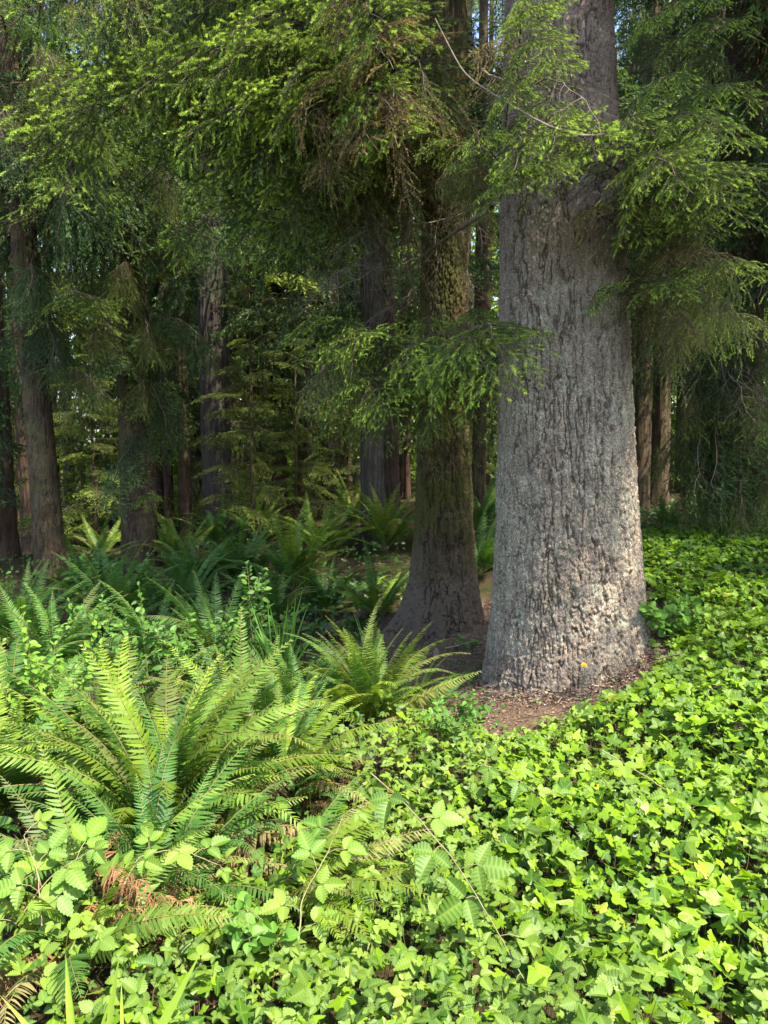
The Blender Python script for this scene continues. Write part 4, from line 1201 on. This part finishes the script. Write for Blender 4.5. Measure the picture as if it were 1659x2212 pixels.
def scatter(mb, tpl, P, Nn, Hd, S, rng, mat=0, rnd=None, odd=None, bend=0.25):
    """copies of a leaf template: base point P, normal Nn, heading Hd, size S; petiole end at the base"""
    v, f, e = TP[tpl]
    n = len(P)
    Z = nrm(Nn)
    Y = nrm(Hd - Z * (Hd * Z).sum(1, keepdims=True))
    X = np.cross(Y, Z)
    fl = 1 + rng.normal(size=(n, 1)) * .12
    b = rng.normal(size=(n, 1)) * bend
    vx = v[None, :, 0] * fl
    vy = np.broadcast_to(v[None, :, 1], (n, len(v)))
    vz = v[None, :, 2] * (1 + rng.normal(size=(n, 1)) * .5) - b * vy ** 2 * .5 + rng.normal(size=(n, 1)) * .25 * np.abs(vx) * 1.0
    Q = (X[:, None] * vx[..., None] + Y[:, None] * vy[..., None] + Z[:, None] * vz[..., None]) * S[:, None, None] + P[:, None]
    F = (f[None] + (np.arange(n) * len(v))[:, None, None]).reshape(-1, f.shape[1])
    r = rng.random(n) if rnd is None else rnd
    o_ = np.zeros(n) if odd is None else odd
    mb.add(Q.reshape(-1, 3), F, mat, False, rnd=np.repeat(r, len(v)), vein=np.tile(e, n), odd=np.repeat(o_, len(v)))


def rand_in(n, x0, x1, y0, y1, rng):
    return rng.uniform(x0, x1, n), rng.uniform(y0, y1, n)


def outside_trunks(x, y):
    d1 = np.hypot(x - TREE1[0], (y - TREE1[1]))
    d2 = np.hypot(x - TREE2[0], (y - TREE2[1]))
    return d1, d2


GX, GY = G(350, 1830)


def mound(x, y):
    return 0.10 + 0.13 * fbm(np.stack([x * 1.5, y * 1.5, 0 * x], 1), 3, 50) + 0.05 * vnoise(np.stack([x * 6, y * 6, 0 * x], 1), 7)


# bare soil round the big trunks: signed measure, > 0 where plants may grow
def bare(x, y):
    n = 0.30 * (fbm(np.stack([x * 3, y * 3, 0 * x], 1), 3, 61) - .5) + .16 * (fbm(np.stack([x * 13, y * 13, 0 * x], 1), 2, 62) - .5)
    ye = np.interp(x, [-.6, -.1, .19, .45, .71, .98, 1.28, 1.67, 1.93, 2.31], [5.9, 5.5, 5.05, 4.68, 4.42, 4.42, 4.54, 4.82, 4.98, 5.5])
    xe = np.interp(y, [4.4, 4.8, 5.0, 5.7, 6.4, 7.6, 9], [1.2, 1.62, 1.9, 2.2, 2.3, 2.4, 2.5])
    return np.maximum(np.maximum(ye - y, x - xe), np.maximum(-.08 - x, y - 8.6)) + n


def layer(n, tpl, matk, box, keep, size, hh, seed, tilt=.55, face=(0.0, -.25), name=None, label=None, mat2=None, oddp=.01):
    rng = np.random.default_rng(seed)
    x, y = rand_in(n, *box, rng)
    k = keep(x, y, rng)
    x, y = x[k], y[k]
    n = len(x)
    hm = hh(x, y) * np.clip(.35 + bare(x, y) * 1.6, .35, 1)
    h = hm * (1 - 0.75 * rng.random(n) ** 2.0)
    P = np.stack([x, y, gz(x, y) + h], 1)
    Nn = np.stack([face[0] + rng.normal(size=n) * tilt, face[1] + rng.normal(size=n) * tilt, np.ones(n)], 1)
    a = rng.uniform(0, 6.283, n)
    Hd = np.stack([np.cos(a), np.sin(a), -0.25 + 0 * a], 1)
    S = rng.uniform(*size, n) * rng.choice([.55, .75, .9, 1.1], n)
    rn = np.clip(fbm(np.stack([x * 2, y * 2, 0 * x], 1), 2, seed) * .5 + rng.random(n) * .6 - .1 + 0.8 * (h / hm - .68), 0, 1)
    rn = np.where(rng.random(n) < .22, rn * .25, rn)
    od = (rng.random(n) < oddp) * rng.uniform(.4, 1, n)
    mb = MB()
    scatter(mb, tpl, P, Nn, Hd, S, rng, 0, rn, od)
    # petioles
    m = rng.random(n) < .5
    p0 = P[m] + np.stack([rng.normal(size=m.sum()) * .02, rng.normal(size=m.sum()) * .02, -np.minimum(h[m], .12)], 1)
    PLn = np.stack([p0, (p0 + P[m]) / 2 + rng.normal(size=(m.sum(), 3)) * .006, P[m]], 1)
    tubes(mb, PLn, np.full((len(PLn), 3), .0012), 3, 1)
    return kind(obj(name, mb.mesh(name, [M[matk], M['green_stem']])), 'stuff', label)


def bramble_mask(x, y):
    """1 where bramble rules, 0 where ivy does"""
    n = fbm(np.stack([x * 1.1, y * 1.1, 0 * x], 1), 3, 33)
    m = sst(.42, .60, n + 0.18 * np.exp(-((x - .3) / .8) ** 2 - ((y - 4.1) / .7) ** 2) * 1.6 - 0.10 * sst(.8, 2.2, x) * sst(3.0, 4.5, y) + .12 * sst(-.1, -.7, x) - .05)
    return m


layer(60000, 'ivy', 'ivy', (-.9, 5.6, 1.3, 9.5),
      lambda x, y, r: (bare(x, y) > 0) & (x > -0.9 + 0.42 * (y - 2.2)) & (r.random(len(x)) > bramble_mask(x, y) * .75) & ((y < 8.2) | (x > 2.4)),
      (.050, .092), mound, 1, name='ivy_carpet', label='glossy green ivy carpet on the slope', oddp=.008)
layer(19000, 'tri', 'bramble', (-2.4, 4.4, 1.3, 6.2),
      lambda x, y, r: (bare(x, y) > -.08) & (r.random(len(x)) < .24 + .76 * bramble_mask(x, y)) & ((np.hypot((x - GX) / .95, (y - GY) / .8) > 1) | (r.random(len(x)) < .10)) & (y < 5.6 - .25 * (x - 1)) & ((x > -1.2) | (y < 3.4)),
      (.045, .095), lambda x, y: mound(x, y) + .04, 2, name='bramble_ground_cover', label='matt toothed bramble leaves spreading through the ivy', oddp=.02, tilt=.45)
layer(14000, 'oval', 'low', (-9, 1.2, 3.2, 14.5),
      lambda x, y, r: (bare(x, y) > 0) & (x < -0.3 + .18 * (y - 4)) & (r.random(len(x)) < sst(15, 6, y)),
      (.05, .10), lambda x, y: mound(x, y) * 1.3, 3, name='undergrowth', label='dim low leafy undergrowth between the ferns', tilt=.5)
layer(5000, 'oval_w', 'low', (2, 10, 6.5, 14),
      lambda x, y, r: (bare(x, y) > .4), (.05, .11), lambda x, y: mound(x, y), 4, name='shade_undergrowth', label='dark leafy undergrowth in the shade behind the ivy', tilt=.5)


# litter and petals
def litter():
    rng = np.random.default_rng(5)
    mb = MB()
    n = 30000
    x = rng.uniform(-.6, 3.2, n)
    y = rng.uniform(4.0, 8.2, n)
    aa = rng.uniform(math.radians(-190), math.radians(10), 5000)
    rr_ = .60 + np.abs(rng.normal(size=5000)) * .10
    x[:5000], y[:5000] = TREE1[0] + np.cos(aa) * rr_, TREE1[1] + np.sin(aa) * rr_
    k = bare(x, y) < .25
    x, y = x[k], y[k]
    n = len(x)
    P = np.stack([x, y, gz(x, y) + rng.uniform(.008, .03, n) + .05 * np.clip(1 - (np.hypot(x - TREE1[0], y - TREE1[1]) - .6) / .14, 0, 1) * rng.random(n)], 1)
    a = rng.uniform(0, 6.28, n)
    D = nrm(np.stack([np.cos(a), np.sin(a), rng.normal(size=n) * .25], 1))
    Wd = nrm(np.cross(D, rng.normal(size=(n, 3))))
    l = rng.uniform(.01, .035, n)[:, None] * np.where(rng.random(n) < .05, 2.4, 1)[:, None]
    w = (rng.uniform(.0008, .004, n) * rng.choice([1, 1, 1, 2.2], n))[:, None]
    V = np.stack([P - D * l * .5 - Wd * w, P - D * l * .4 + Wd * w, P + D * l * .5 + Wd * w * .4, P + D * l * .45 - Wd * w * .5], 1).reshape(-1, 3)
    mb.add(V, np.arange(len(V)).reshape(-1, 4), 0, False, rnd=np.repeat(rng.random(n), 4))
    kind(obj('needle_litter', mb.mesh('needle_litter', [M['litter']])), 'stuff', 'reddish brown needle litter round the big trunks')
    mb = MB()
    n = 420
    u = np.concatenate([rng.normal(1290, 60, 240), rng.normal(1150, 120, 100), rng.normal(1010, 60, 80)])
    v = 1560 - (u - 1010) * .30 + rng.normal(size=n) * 22
    q = np.array([G(a_, b_) for a_, b_ in zip(u, v)])
    P = np.stack([q[:, 0], q[:, 1], gz(q[:, 0], q[:, 1]) + .03 + rng.uniform(0, .03, n)], 1)
    Nn = rng.normal(size=(n, 3)) * .5 + [0, 0, 1]
    scatter(mb, 'oval_w', P, Nn, rng.normal(size=(n, 3)), rng.uniform(.004, .009, n), rng)
    kind(obj('fallen_petals', mb.mesh('fallen_petals', [M['petal']])), 'stuff', 'tiny white petals scattered on the soil before the massive trunk')


litter()


rng = np.random.default_rng(91)
n = 1500
x, y = rand_in(n, -.3, 3.0, 4.2, 8.0, rng)
k = (bare(x, y) < .1) & (np.hypot(x - TREE1[0], y - TREE1[1]) > .62) & (rng.random(n) < .25 + .75 * (x < .75))
x, y = x[k], y[k]
n = len(x)
a = rng.uniform(0, 6.283, n)
mb = MB()
scatter(mb, 'oval', np.stack([x, y, gz(x, y) + rng.uniform(.015, .06, n)], 1), rng.normal(size=(n, 3)) * .4 + [0, -.2, 1], np.stack([np.cos(a), np.sin(a), 0 * a], 1), rng.uniform(.018, .045, n), rng, 0)
kind(obj('seedlings', mb.mesh('seedlings', [M['low']])), 'stuff', 'tiny seedlings sprinkled over the litter')

# ------------------------------------------------------------------ shrubs, canes, blades
def curve_pts(P, K):
    P = np.array(P, float)
    q = np.linspace(0, len(P) - 1, K)
    R = np.stack([np.interp(q, np.arange(len(P)), P[:, k]) for k in range(3)], 1)
    for _ in range(3):
        R[1:-1] = (R[:-2] + 2 * R[1:-1] + R[2:]) / 4
    return R


def leafy(name, label, cat, stems, mat, tpl, size, step, seed, smat='green_stem', group=None, r0=.004, pair=True, spread=.9, upn=.7):
    """stems: world polylines. One thing: its stem and its foliage"""
    rng = np.random.default_rng(seed)
    base = stems[0][0]
    t = thing(name, label, cat, base, group)
    sm, fm = MB(), MB()
    for st in stems:
        K = 24
        P = curve_pts(st, K) - np.array([float(c) for c in base])
        P = P + np.cumsum(rng.normal(size=P.shape), 0) * .002
        L = np.linalg.norm(np.diff(P, axis=0), axis=1).sum()
        tubes(sm, P[None], np.linspace(r0, r0 * .35, K)[None], 5)
        n = max(int(L / step), 2)
        s = np.linspace(.22, 1, n)
        Q, A = lerp_poly(P[None], np.zeros(n, int), s)
        for sg in ((1, -1) if pair else (1,)):
            side = nrm(np.cross(A, np.array([0, 0, 1.0])))
            sgn = sg if pair else np.where(np.arange(n) % 2 == 0, 1, -1)[:, None]
            Hd = side * sgn * spread + A * .55 + rng.normal(size=(n, 3)) * .22
            Hd[-1] = A[-1] + side[-1] * sg * .25
            pet = size[1] * .25
            Pb = Q + nrm(Hd) * pet
            Nn = np.array([0, -.35, upn]) + rng.normal(size=(n, 3)) * .35
            S = rng.uniform(*size, n) * (1 - .35 * (s > .9))
            scatter(fm, tpl, Pb, Nn, Hd, S, rng, 0, rng.random(n), (rng.random(n) < .06) * .6)
            tubes(sm, np.stack([Q, Pb], 1), np.full((n, 2), .0011), 3)
    obj('stem', sm.mesh(name + '_stem', [M[smat]]), t)
    obj('foliage', fm.mesh(name + '_foliage', [M[mat]]), t)
    return t


def sprig(u0, v0, Y, *uv):
    return [at(u0, v0, Y)] + [at(a, b, Y + dy) for a, b, dy in uv]


def bush(label, u, v, Y, hts, mat, seed, size=(.045, .07), w=90, n=7, step=.045, tpl='oval'):
    """bush rooted on the ground at depth Y; sprigs reach the given frame heights"""
    rg_ = random.Random(seed)
    x = at(u, v, Y)[0]
    base = np.array([x, Y, float(gz(x, Y))])
    st = []
    for k in range(n):
        uu = u + w * (k / max(n - 1, 1) - .5) * 2 + rg_.uniform(-12, 12)
        tip = at(uu, hts[k % len(hts)] + rg_.uniform(-10, 25), Y + rg_.uniform(-.25, .25))
        mid = base * .45 + tip * .55 + np.array([(tip[0] - base[0]) * .2, rg_.uniform(-.08, .08), .02])
        st.append([base, mid, tip])
        for j in range(2):
            a = mid + (tip - mid) * rg_.uniform(.1, .6)
            st.append([a, a + np.array([rg_.uniform(-.16, .16), rg_.uniform(-.15, .05), rg_.uniform(.03, .15)])])
    return leafy('shrub', label, 'shrub', st, mat, tpl, size, step, seed, group='leafy shrubs')


bush('lime leaved shrub lit by the sun in front of the left ferns', 110, 1500, 4.6, [1440, 1330, 1400, 1390, 1450, 1480], 'shrub_lime', 1, w=95, n=8)
bush('green shrub sprig with oval leaves reaching above the left ferns', 330, 1480, 5.2, [1400, 1330, 1255, 1340, 1370], 'shrub', 2, w=80, n=7)
bush('shrub of round green leaves between the fern bank and the blade leaved clump', 560, 1460, 6.2, [1330, 1300, 1235, 1240, 1330], 'shrub', 3, w=75, n=7)
bush('pale tipped shrub in the middle of the shaded hollow', 430, 1470, 5.6, [1400, 1370, 1390, 1400], 'shrub', 4, w=60, n=6)
bush('wide leaved shrub in front of the dark wrapped spruce', 240, 1400, 8.2, [1250, 1215, 1205, 1240, 1260], 'shrub', 5, w=110, n=9, size=(.06, .095))
bush('small shrub at the left rim of the shaded hollow', 180, 1450, 6.5, [1330, 1300, 1320], 'shrub', 6, w=60, n=6)
bush('leafy seedling at the soil edge left of the massive trunk', 985, 1600, 4.35, [1500, 1530, 1520], 'shrub', 7, w=26, n=4, size=(.035, .055))
bush('low shrub with broad leaves at the right foot of the massive trunk', 1450, 1400, 5.4, [1280, 1310, 1330, 1300], 'shrub', 8, w=45, n=6, size=(.045, .075), tpl='oval_w')
bush('round leaved shrub sprig above the ivy in the bottom left', 570, 2130, 2.5, [2010, 2040, 2060], 'shrub', 9, w=50, n=5, size=(.04, .06), tpl='oval_w')


def cane(label, pts, size, seed, step=.10, mat='bramble'):
    st = [at(*p) for p in pts]
    x, y = st[0][0], st[0][1]
    return leafy('bramble_cane', label, 'bramble', [st], mat, 'leaflet', size, step, seed, 'cane', 'bramble canes', r0=.0035, pair=False, spread=.9)


def cane3(label, pts, size, seed, n=6, mat='bramble', hang=0.0):
    """cane whose leaves are threes of leaflets"""
    rng = np.random.default_rng(seed)
    st = curve_pts([at(*p) for p in pts], 30)
    base = st[0].copy()
    t = thing('bramble_cane', label, 'bramble', base, 'bramble canes')
    P = st - base
    P += np.cumsum(rng.normal(size=P.shape), 0) * .0015
    sm, fm = MB(), MB()
    tubes(sm, P[None], np.linspace(.0030, .0012, 30)[None], 6)
    s = np.linspace(.12, 1, n)
    Q, A = lerp_poly(P[None], np.zeros(n, int), s)
    side = nrm(np.cross(A, np.array([0, 0, 1.0]))) * np.where(np.arange(n) % 2 == 0, 1, -1)[:, None]
    Hd = nrm(side + A * .4 + np.array([0, -.15, .25]) + rng.normal(size=(n, 3)) * .15)
    pe = Q + Hd * .06 + np.array([0, 0, .01])
    tubes(sm, np.stack([Q, (Q + pe) / 2 + [0, 0, .008], pe], 1), np.full((n, 3), .0014), 4)
    S = rng.uniform(*size, n) * np.where(s > .9, .6, 1)
    scatter(fm, 'tri', pe, np.array([0, -.55, .85]) + rng.normal(size=(n, 3)) * .28, Hd + np.array([0, 0, -.35 - hang]), S, rng, 0, rng.random(n) * .6 + .1, (rng.random(n) < .06) * .4, .35)
    obj('stem', sm.mesh('cane_stem', [M['cane']]), t)
    obj('foliage', fm.mesh('cane_foliage', [M[mat]]), t)


cane3('long red brown bramble cane arching over the ivy towards the viewer at centre bottom', [(800, 1670, 3.0), (880, 1740, 2.8), (960, 1830, 2.6), (1010, 1900, 2.45), (1080, 2020, 2.25), (1150, 2140, 2.1), (1200, 2250, 2.0)], (.13, .18), 1, 9)
cane3('pale bramble cane running down the right side of the ivy', [(1300, 1620, 3.3), (1400, 1680, 3.15), (1500, 1750, 3.0), (1600, 1840, 2.8), (1700, 1960, 2.6)], (.10, .14), 2, 8)
cane3('thin green bramble cane across the shaded patch of ivy', [(1040, 1650, 3.5), (1100, 1670, 3.4), (1180, 1730, 3.25), (1250, 1800, 3.1)], (.10, .14), 3, 6)
cane3('bramble cane climbing from the bottom left corner beside the worn fern', [(60, 2080, 2.3), (40, 1980, 2.35), (110, 1880, 2.45), (200, 1830, 2.5)], (.13, .17), 4, 7)
cane3('bramble cane with grey green leaves across the middle of the largest fern', [(250, 2000, 2.4), (270, 1900, 2.5), (310, 1840, 2.55), (390, 1830, 2.6), (480, 1860, 2.6)], (.10, .13), 5, 7)
cane3('bramble cane rising between the largest fern and the ivy', [(640, 2060, 2.4), (650, 1950, 2.5), (700, 1860, 2.6), (740, 1770, 2.8)], (.10, .14), 6, 7)
cane3('bramble shoot of lime leaves at left edge over the fern', [(90, 2000, 2.3), (90, 1880, 2.4), (60, 1800, 2.5)], (.12, .15), 7, 5)
cane3('bramble cane trailing over the bottom edge left of centre', [(450, 2180, 2.2), (560, 2120, 2.3), (640, 2080, 2.4), (720, 2090, 2.4)], (.10, .14), 8, 6)
cane3('bramble cane hanging at the bottom right corner of the ivy', [(1400, 1980, 2.5), (1380, 2050, 2.35), (1330, 2130, 2.25), (1290, 2210, 2.15)], (.09, .13), 9, 5)


def blades(name, label, cat, u, v, Y, tips, mat, w, seed, z=None):
    rg_ = random.Random(seed)
    x = at(u, v, Y)[0]
    base = np.array([x, Y, float(gz(x, Y)) if z is None else z])
    t = thing(name, label, cat, base)
    for (tu, tv, dy, ww) in tips:
        tip = at(tu, tv, Y + dy) - base
        off = np.array([rg_.uniform(-.06, .06), rg_.uniform(-.04, .04), 0])
        K = 12
        s = np.linspace(0, 1, K)[:, None]
        bend = rg_.uniform(-.05, .10)
        c = off * (1 - s) + tip * s + np.array([0, 0, 1.0]) * bend * np.sin(s * math.pi) * np.linalg.norm(tip)
        d = nrm(np.gradient(c, axis=0))
        sd = nrm(np.cross(d, np.array([rg_.uniform(-.3, .3), -1, .2])))
        wp = (w * ww * (0.7 + .5 * s) * np.clip((1 - s) * 3.0, 0.02, 1))
        nn = np.cross(sd, d)
        V = np.stack([c - sd * wp + nn * wp * .35, c, c + sd * wp + nn * wp * .35], 1).reshape(-1, 3)
        i = np.arange(K * 3).reshape(K, 3)
        f = np.concatenate([np.stack([i[:-1, k], i[:-1, k + 1], i[1:, k + 1], i[1:, k]], -1) for k in (0, 1)])
        obj('blade', MB().add(V, f, 0, True, rnd=np.full(K * 3, rg_.random())).mesh('blade', [M[mat]]), t)
    return t


rr = random.Random(9)
blades('iris_clump', 'clump of narrow upright green blades in the shade before the mossy spruce', 'iris', 610, 1480, 5.9,
       [(610 + rr.uniform(-75, 75), 1395 - rr.uniform(0, 130), rr.uniform(-.2, .2), rr.uniform(.7, 1.1)) for _ in range(26)] + [(655, 1270, 0, 1), (668, 1300, .1, .9), (640, 1330, -.1, 1)], 'blade', .007, 3)
blades('grass_tuft', 'tuft of long lime blades sticking up at the bottom left corner', 'grass', 215, 2420, 1.75,
       [(142, 2062, .05, 1.3), (258, 2065, .0, .8), (435, 2055, -.05, 1.3), (262, 2120, .1, .5), (0, 2150, .0, .8), (240, 2150, 0, .6)], 'blade_lime', .0085, 4)
blades('grass_clump', 'small dark grass clump on the soil left of the mossy spruce foot', 'grass', 790, 1400, 6.6,
       [(790 + rr.uniform(-45, 45), 1370 - rr.uniform(0, 60), rr.uniform(-.1, .1), rr.uniform(.6, 1)) for _ in range(14)], 'blade', .005, 5)


# ------------------------------------------------------------------ small things
def flower():
    x, y = G(1258, 1512)
    g = float(gz(x, y))
    base = np.array([x, y, g])
    t = thing('yellow_flower', 'small yellow flower on a thin stalk before the massive trunk', 'flower', base)
    head = at(1262, 1436, y) - base
    P = curve_pts([[0, 0, 0], head * .5 + [.008, 0, 0], head], 10)
    mb = MB()
    tubes(mb, P[None], np.full((1, 10), .0016), 5)
    obj('stem', mb.mesh('flower_stem', [M['green_stem']]), t)
    mb = MB()
    rng = np.random.default_rng(2)
    for ring, (r, tilt, n) in enumerate(((.020, .15, 14), (.014, .5, 11), (.008, 1.0, 8))):
        a = np.arange(n) / n * 6.283 + ring
        Hd = np.stack([np.cos(a), np.sin(a) * .8 - .25, np.full(n, tilt) + .2 * np.sin(a)], 1)
        Nn = np.tile([0, -.5, 1.0], (n, 1)) - np.stack([np.cos(a), np.sin(a), 0 * a], 1) * .2
        scatter(mb, 'oval', np.tile(head, (n, 1)), Nn, Hd, np.full(n, r), rng, 0)
    obj('petals', mb.mesh('flower_petals', [M['yellow']]), t)
    mb = MB()
    n = 9
    a = np.arange(n) / n * 6.283
    Hd = np.stack([np.cos(a), np.sin(a), np.full(n, .25)], 1)
    scatter(mb, 'oval', np.tile([0, 0, .01], (n, 1)), np.tile([0, -.2, 1.0], (n, 1)), Hd, rng.uniform(.04, .07, n), rng, 0)
    obj('leaves', mb.mesh('flower_leaves', [M['low']]), t)


flower()


def weeds():
    """rosettes on the soil"""
    for k, (u, v, lab) in enumerate([(1405, 1300, 'upright dock seedling against the right foot of the massive trunk'), (1000, 1480, 'dark low weed on the soil just left of the massive trunk'),
                                     (1040, 1560, 'little weed in front of the left corner of the massive trunk'), (880, 1420, 'low weed on the soil under the mossy spruce foot'),
                                     (1010, 1400, 'green weed in the gap between the two large spruces'), (1440, 1350, 'weed at the soil edge on the right of the massive trunk')]):
        x, y = G(u, v)
        t = thing('weed', lab, 'weed', (x, y, float(gz(x, y))), 'weeds on the bare soil')
        rng = np.random.default_rng(300 + k)
        mb = MB()
        n = 22
        a = rng.uniform(0, 6.283, n)
        Hd = np.stack([np.cos(a), np.sin(a), rng.uniform(.1, 1.3 if k == 0 else .7, n)], 1)
        P = rng.normal(size=(n, 3)) * [.06, .05, 0] + np.stack([0 * a, 0 * a, rng.uniform(.01, .08, n)], 1)
        scatter(mb, 'oval', P, np.array([0, -.3, 1]) + rng.normal(size=(n, 3)) * .3, Hd, rng.uniform(.04, .085, n), rng, 0)
        obj('foliage', mb.mesh('weed_foliage', [M['shrub']]), t)
        mb = MB()
        PLn = np.stack([np.zeros((n, 3)), P * .5 + [0, 0, .004], P], 1)
        tubes(mb, PLn, np.full((n, 3), .0012), 3)
        obj('stem', mb.mesh('weed_stem', [M['green_stem']]), t)


weeds()


def log():
    a, b = at(700, 1325, 7.4), at(800, 1275, 8.3)
    a[2], b[2] = gz(a[0], a[1]) + .12, gz(b[0], b[1]) + .12
    q = (b - a)
    n = 30
    s = np.linspace(0, 1, n)
    P = a + q * s[:, None]
    base = P[0].copy()
    mb = MB()
    R = .05 * (1 + .18 * np.sin(s * 9)) * (1 - .3 * s)
    tubes(mb, (P - base)[None], R[None], 16)
    o = thing('fallen_log', 'short mossy fallen log lying left of the mossy spruce', 'log', base)
    obj('bark', mb.mesh('fallen_log', [M['bark_moss']]), o)
    sn = MB()
    tubes(sn, np.array([[(P - base)[12], (P - base)[12] + [.02, -.03, .09], (P - base)[12] + [.03, -.05, .16]]]), np.array([[.012, .009, .004]]), 6)
    obj('branch_stub', sn.mesh('branch_stub', [M['bark_moss']]), o)


log()
x, y = G(945, 1420)
mb = MB()
rng = np.random.default_rng(8)
n = 7
p0 = rng.normal(size=(n, 3)) * [.014, .012, 0]
hgt = rng.uniform(.05, .17, n)
PLs = np.stack([p0 + np.array([0, 0, -.04]), p0 * .9 + np.stack([0 * hgt, 0 * hgt, hgt * .5], 1), p0 * .8 + np.stack([-.02 + 0 * hgt, 0 * hgt, hgt], 1)], 1)
tubes(mb, PLs, np.tile([.016, .012, .002], (n, 1)), 5, smooth=False)
o = tag(obj('stump', mb.mesh('stump', [M['splinter']])), 'small splintered tan stump on the soil between the two large spruces', 'stump')
o.location = (x, y, float(gz(x, y)))


def stick(label, pts, r, mat='twig_pale', seed=0):
    st = curve_pts([at(*p) for p in pts], 16)
    st[:, 2] = np.maximum(st[:, 2], gz(st[:, 0], st[:, 1]) + r)
    rng = np.random.default_rng(seed)
    P = st - st[0] + np.cumsum(rng.normal(size=st.shape), 0) * r * .35
    mb = MB()
    tubes(mb, P[None], np.linspace(r, r * .4, 16)[None], 6)
    for k in range(3):
        i = rng.integers(3, 13)
        d = nrm(rng.normal(size=3) * [1, .5, .6] + [0, 0, .5])
        tubes(mb, np.stack([P[i], P[i] + d * r * 7, P[i] + d * r * 12])[None], np.array([[r * .5, r * .35, r * .2]]), 4)
    o = tag(obj('fallen_twig', mb.mesh('fallen_twig', [M[mat]])), label, 'twig', 'fallen twigs')
    o.location = st[0]


stick('pale fallen twig lying on top of the ivy at right', [(1418, 1424, 4.75), (1480, 1412, 4.8), (1530, 1413, 4.85), (1560, 1408, 4.9)], .005, seed=1)
stick('thin twig on the soil in front of the massive trunk', [(1120, 1552, 4.35), (1180, 1545, 4.4), (1240, 1535, 4.45), (1280, 1520, 4.5)], .005, 'twig', 2)
stick('short twig on the soil near the splintered stump', [(960, 1400, 6.2), (990, 1392, 6.25), (1030, 1385, 6.3)], .006, 'splinter', 3)


# tangled dead brush in the sunny clearing at far left
def brush():
    x, y = G(215, 1175)
    t = thing('dead_brush', 'tangle of bare pale branches in the sunny gap at left', 'brush', (x, y, float(gz(x, y))))
    rng = np.random.default_rng(31)
    for k in range(34):
        p0 = np.array([rng.uniform(-.9, .9), rng.uniform(-.6, .6), 0.0])
        a = rng.uniform(0, 6.28)
        d = np.array([math.cos(a) * .6, math.sin(a) * .5, rng.uniform(.2, .8)])
        K = 9
        s = np.linspace(0, 1, K)[:, None]
        P = p0 + d * s * rng.uniform(.7, 1.5) + np.cumsum(rng.normal(size=(K, 3)), 0) * .03 - np.array([0, 0, .35]) * s ** 2
        mb = MB()
        tubes(mb, P[None], np.linspace(.014, .003, K)[None], 4)
        for _ in range(4):
            i = rng.integers(2, K - 1)
            e = nrm(rng.normal(size=3)) * rng.uniform(.15, .4)
            tubes(mb, np.stack([P[i], P[i] + e * .5 + rng.normal(size=3) * .02, P[i] + e])[None], np.array([[.006, .004, .001]]), 3)
        obj('branch', mb.mesh('brush_branch', [M['splinter']]), t)


brush()
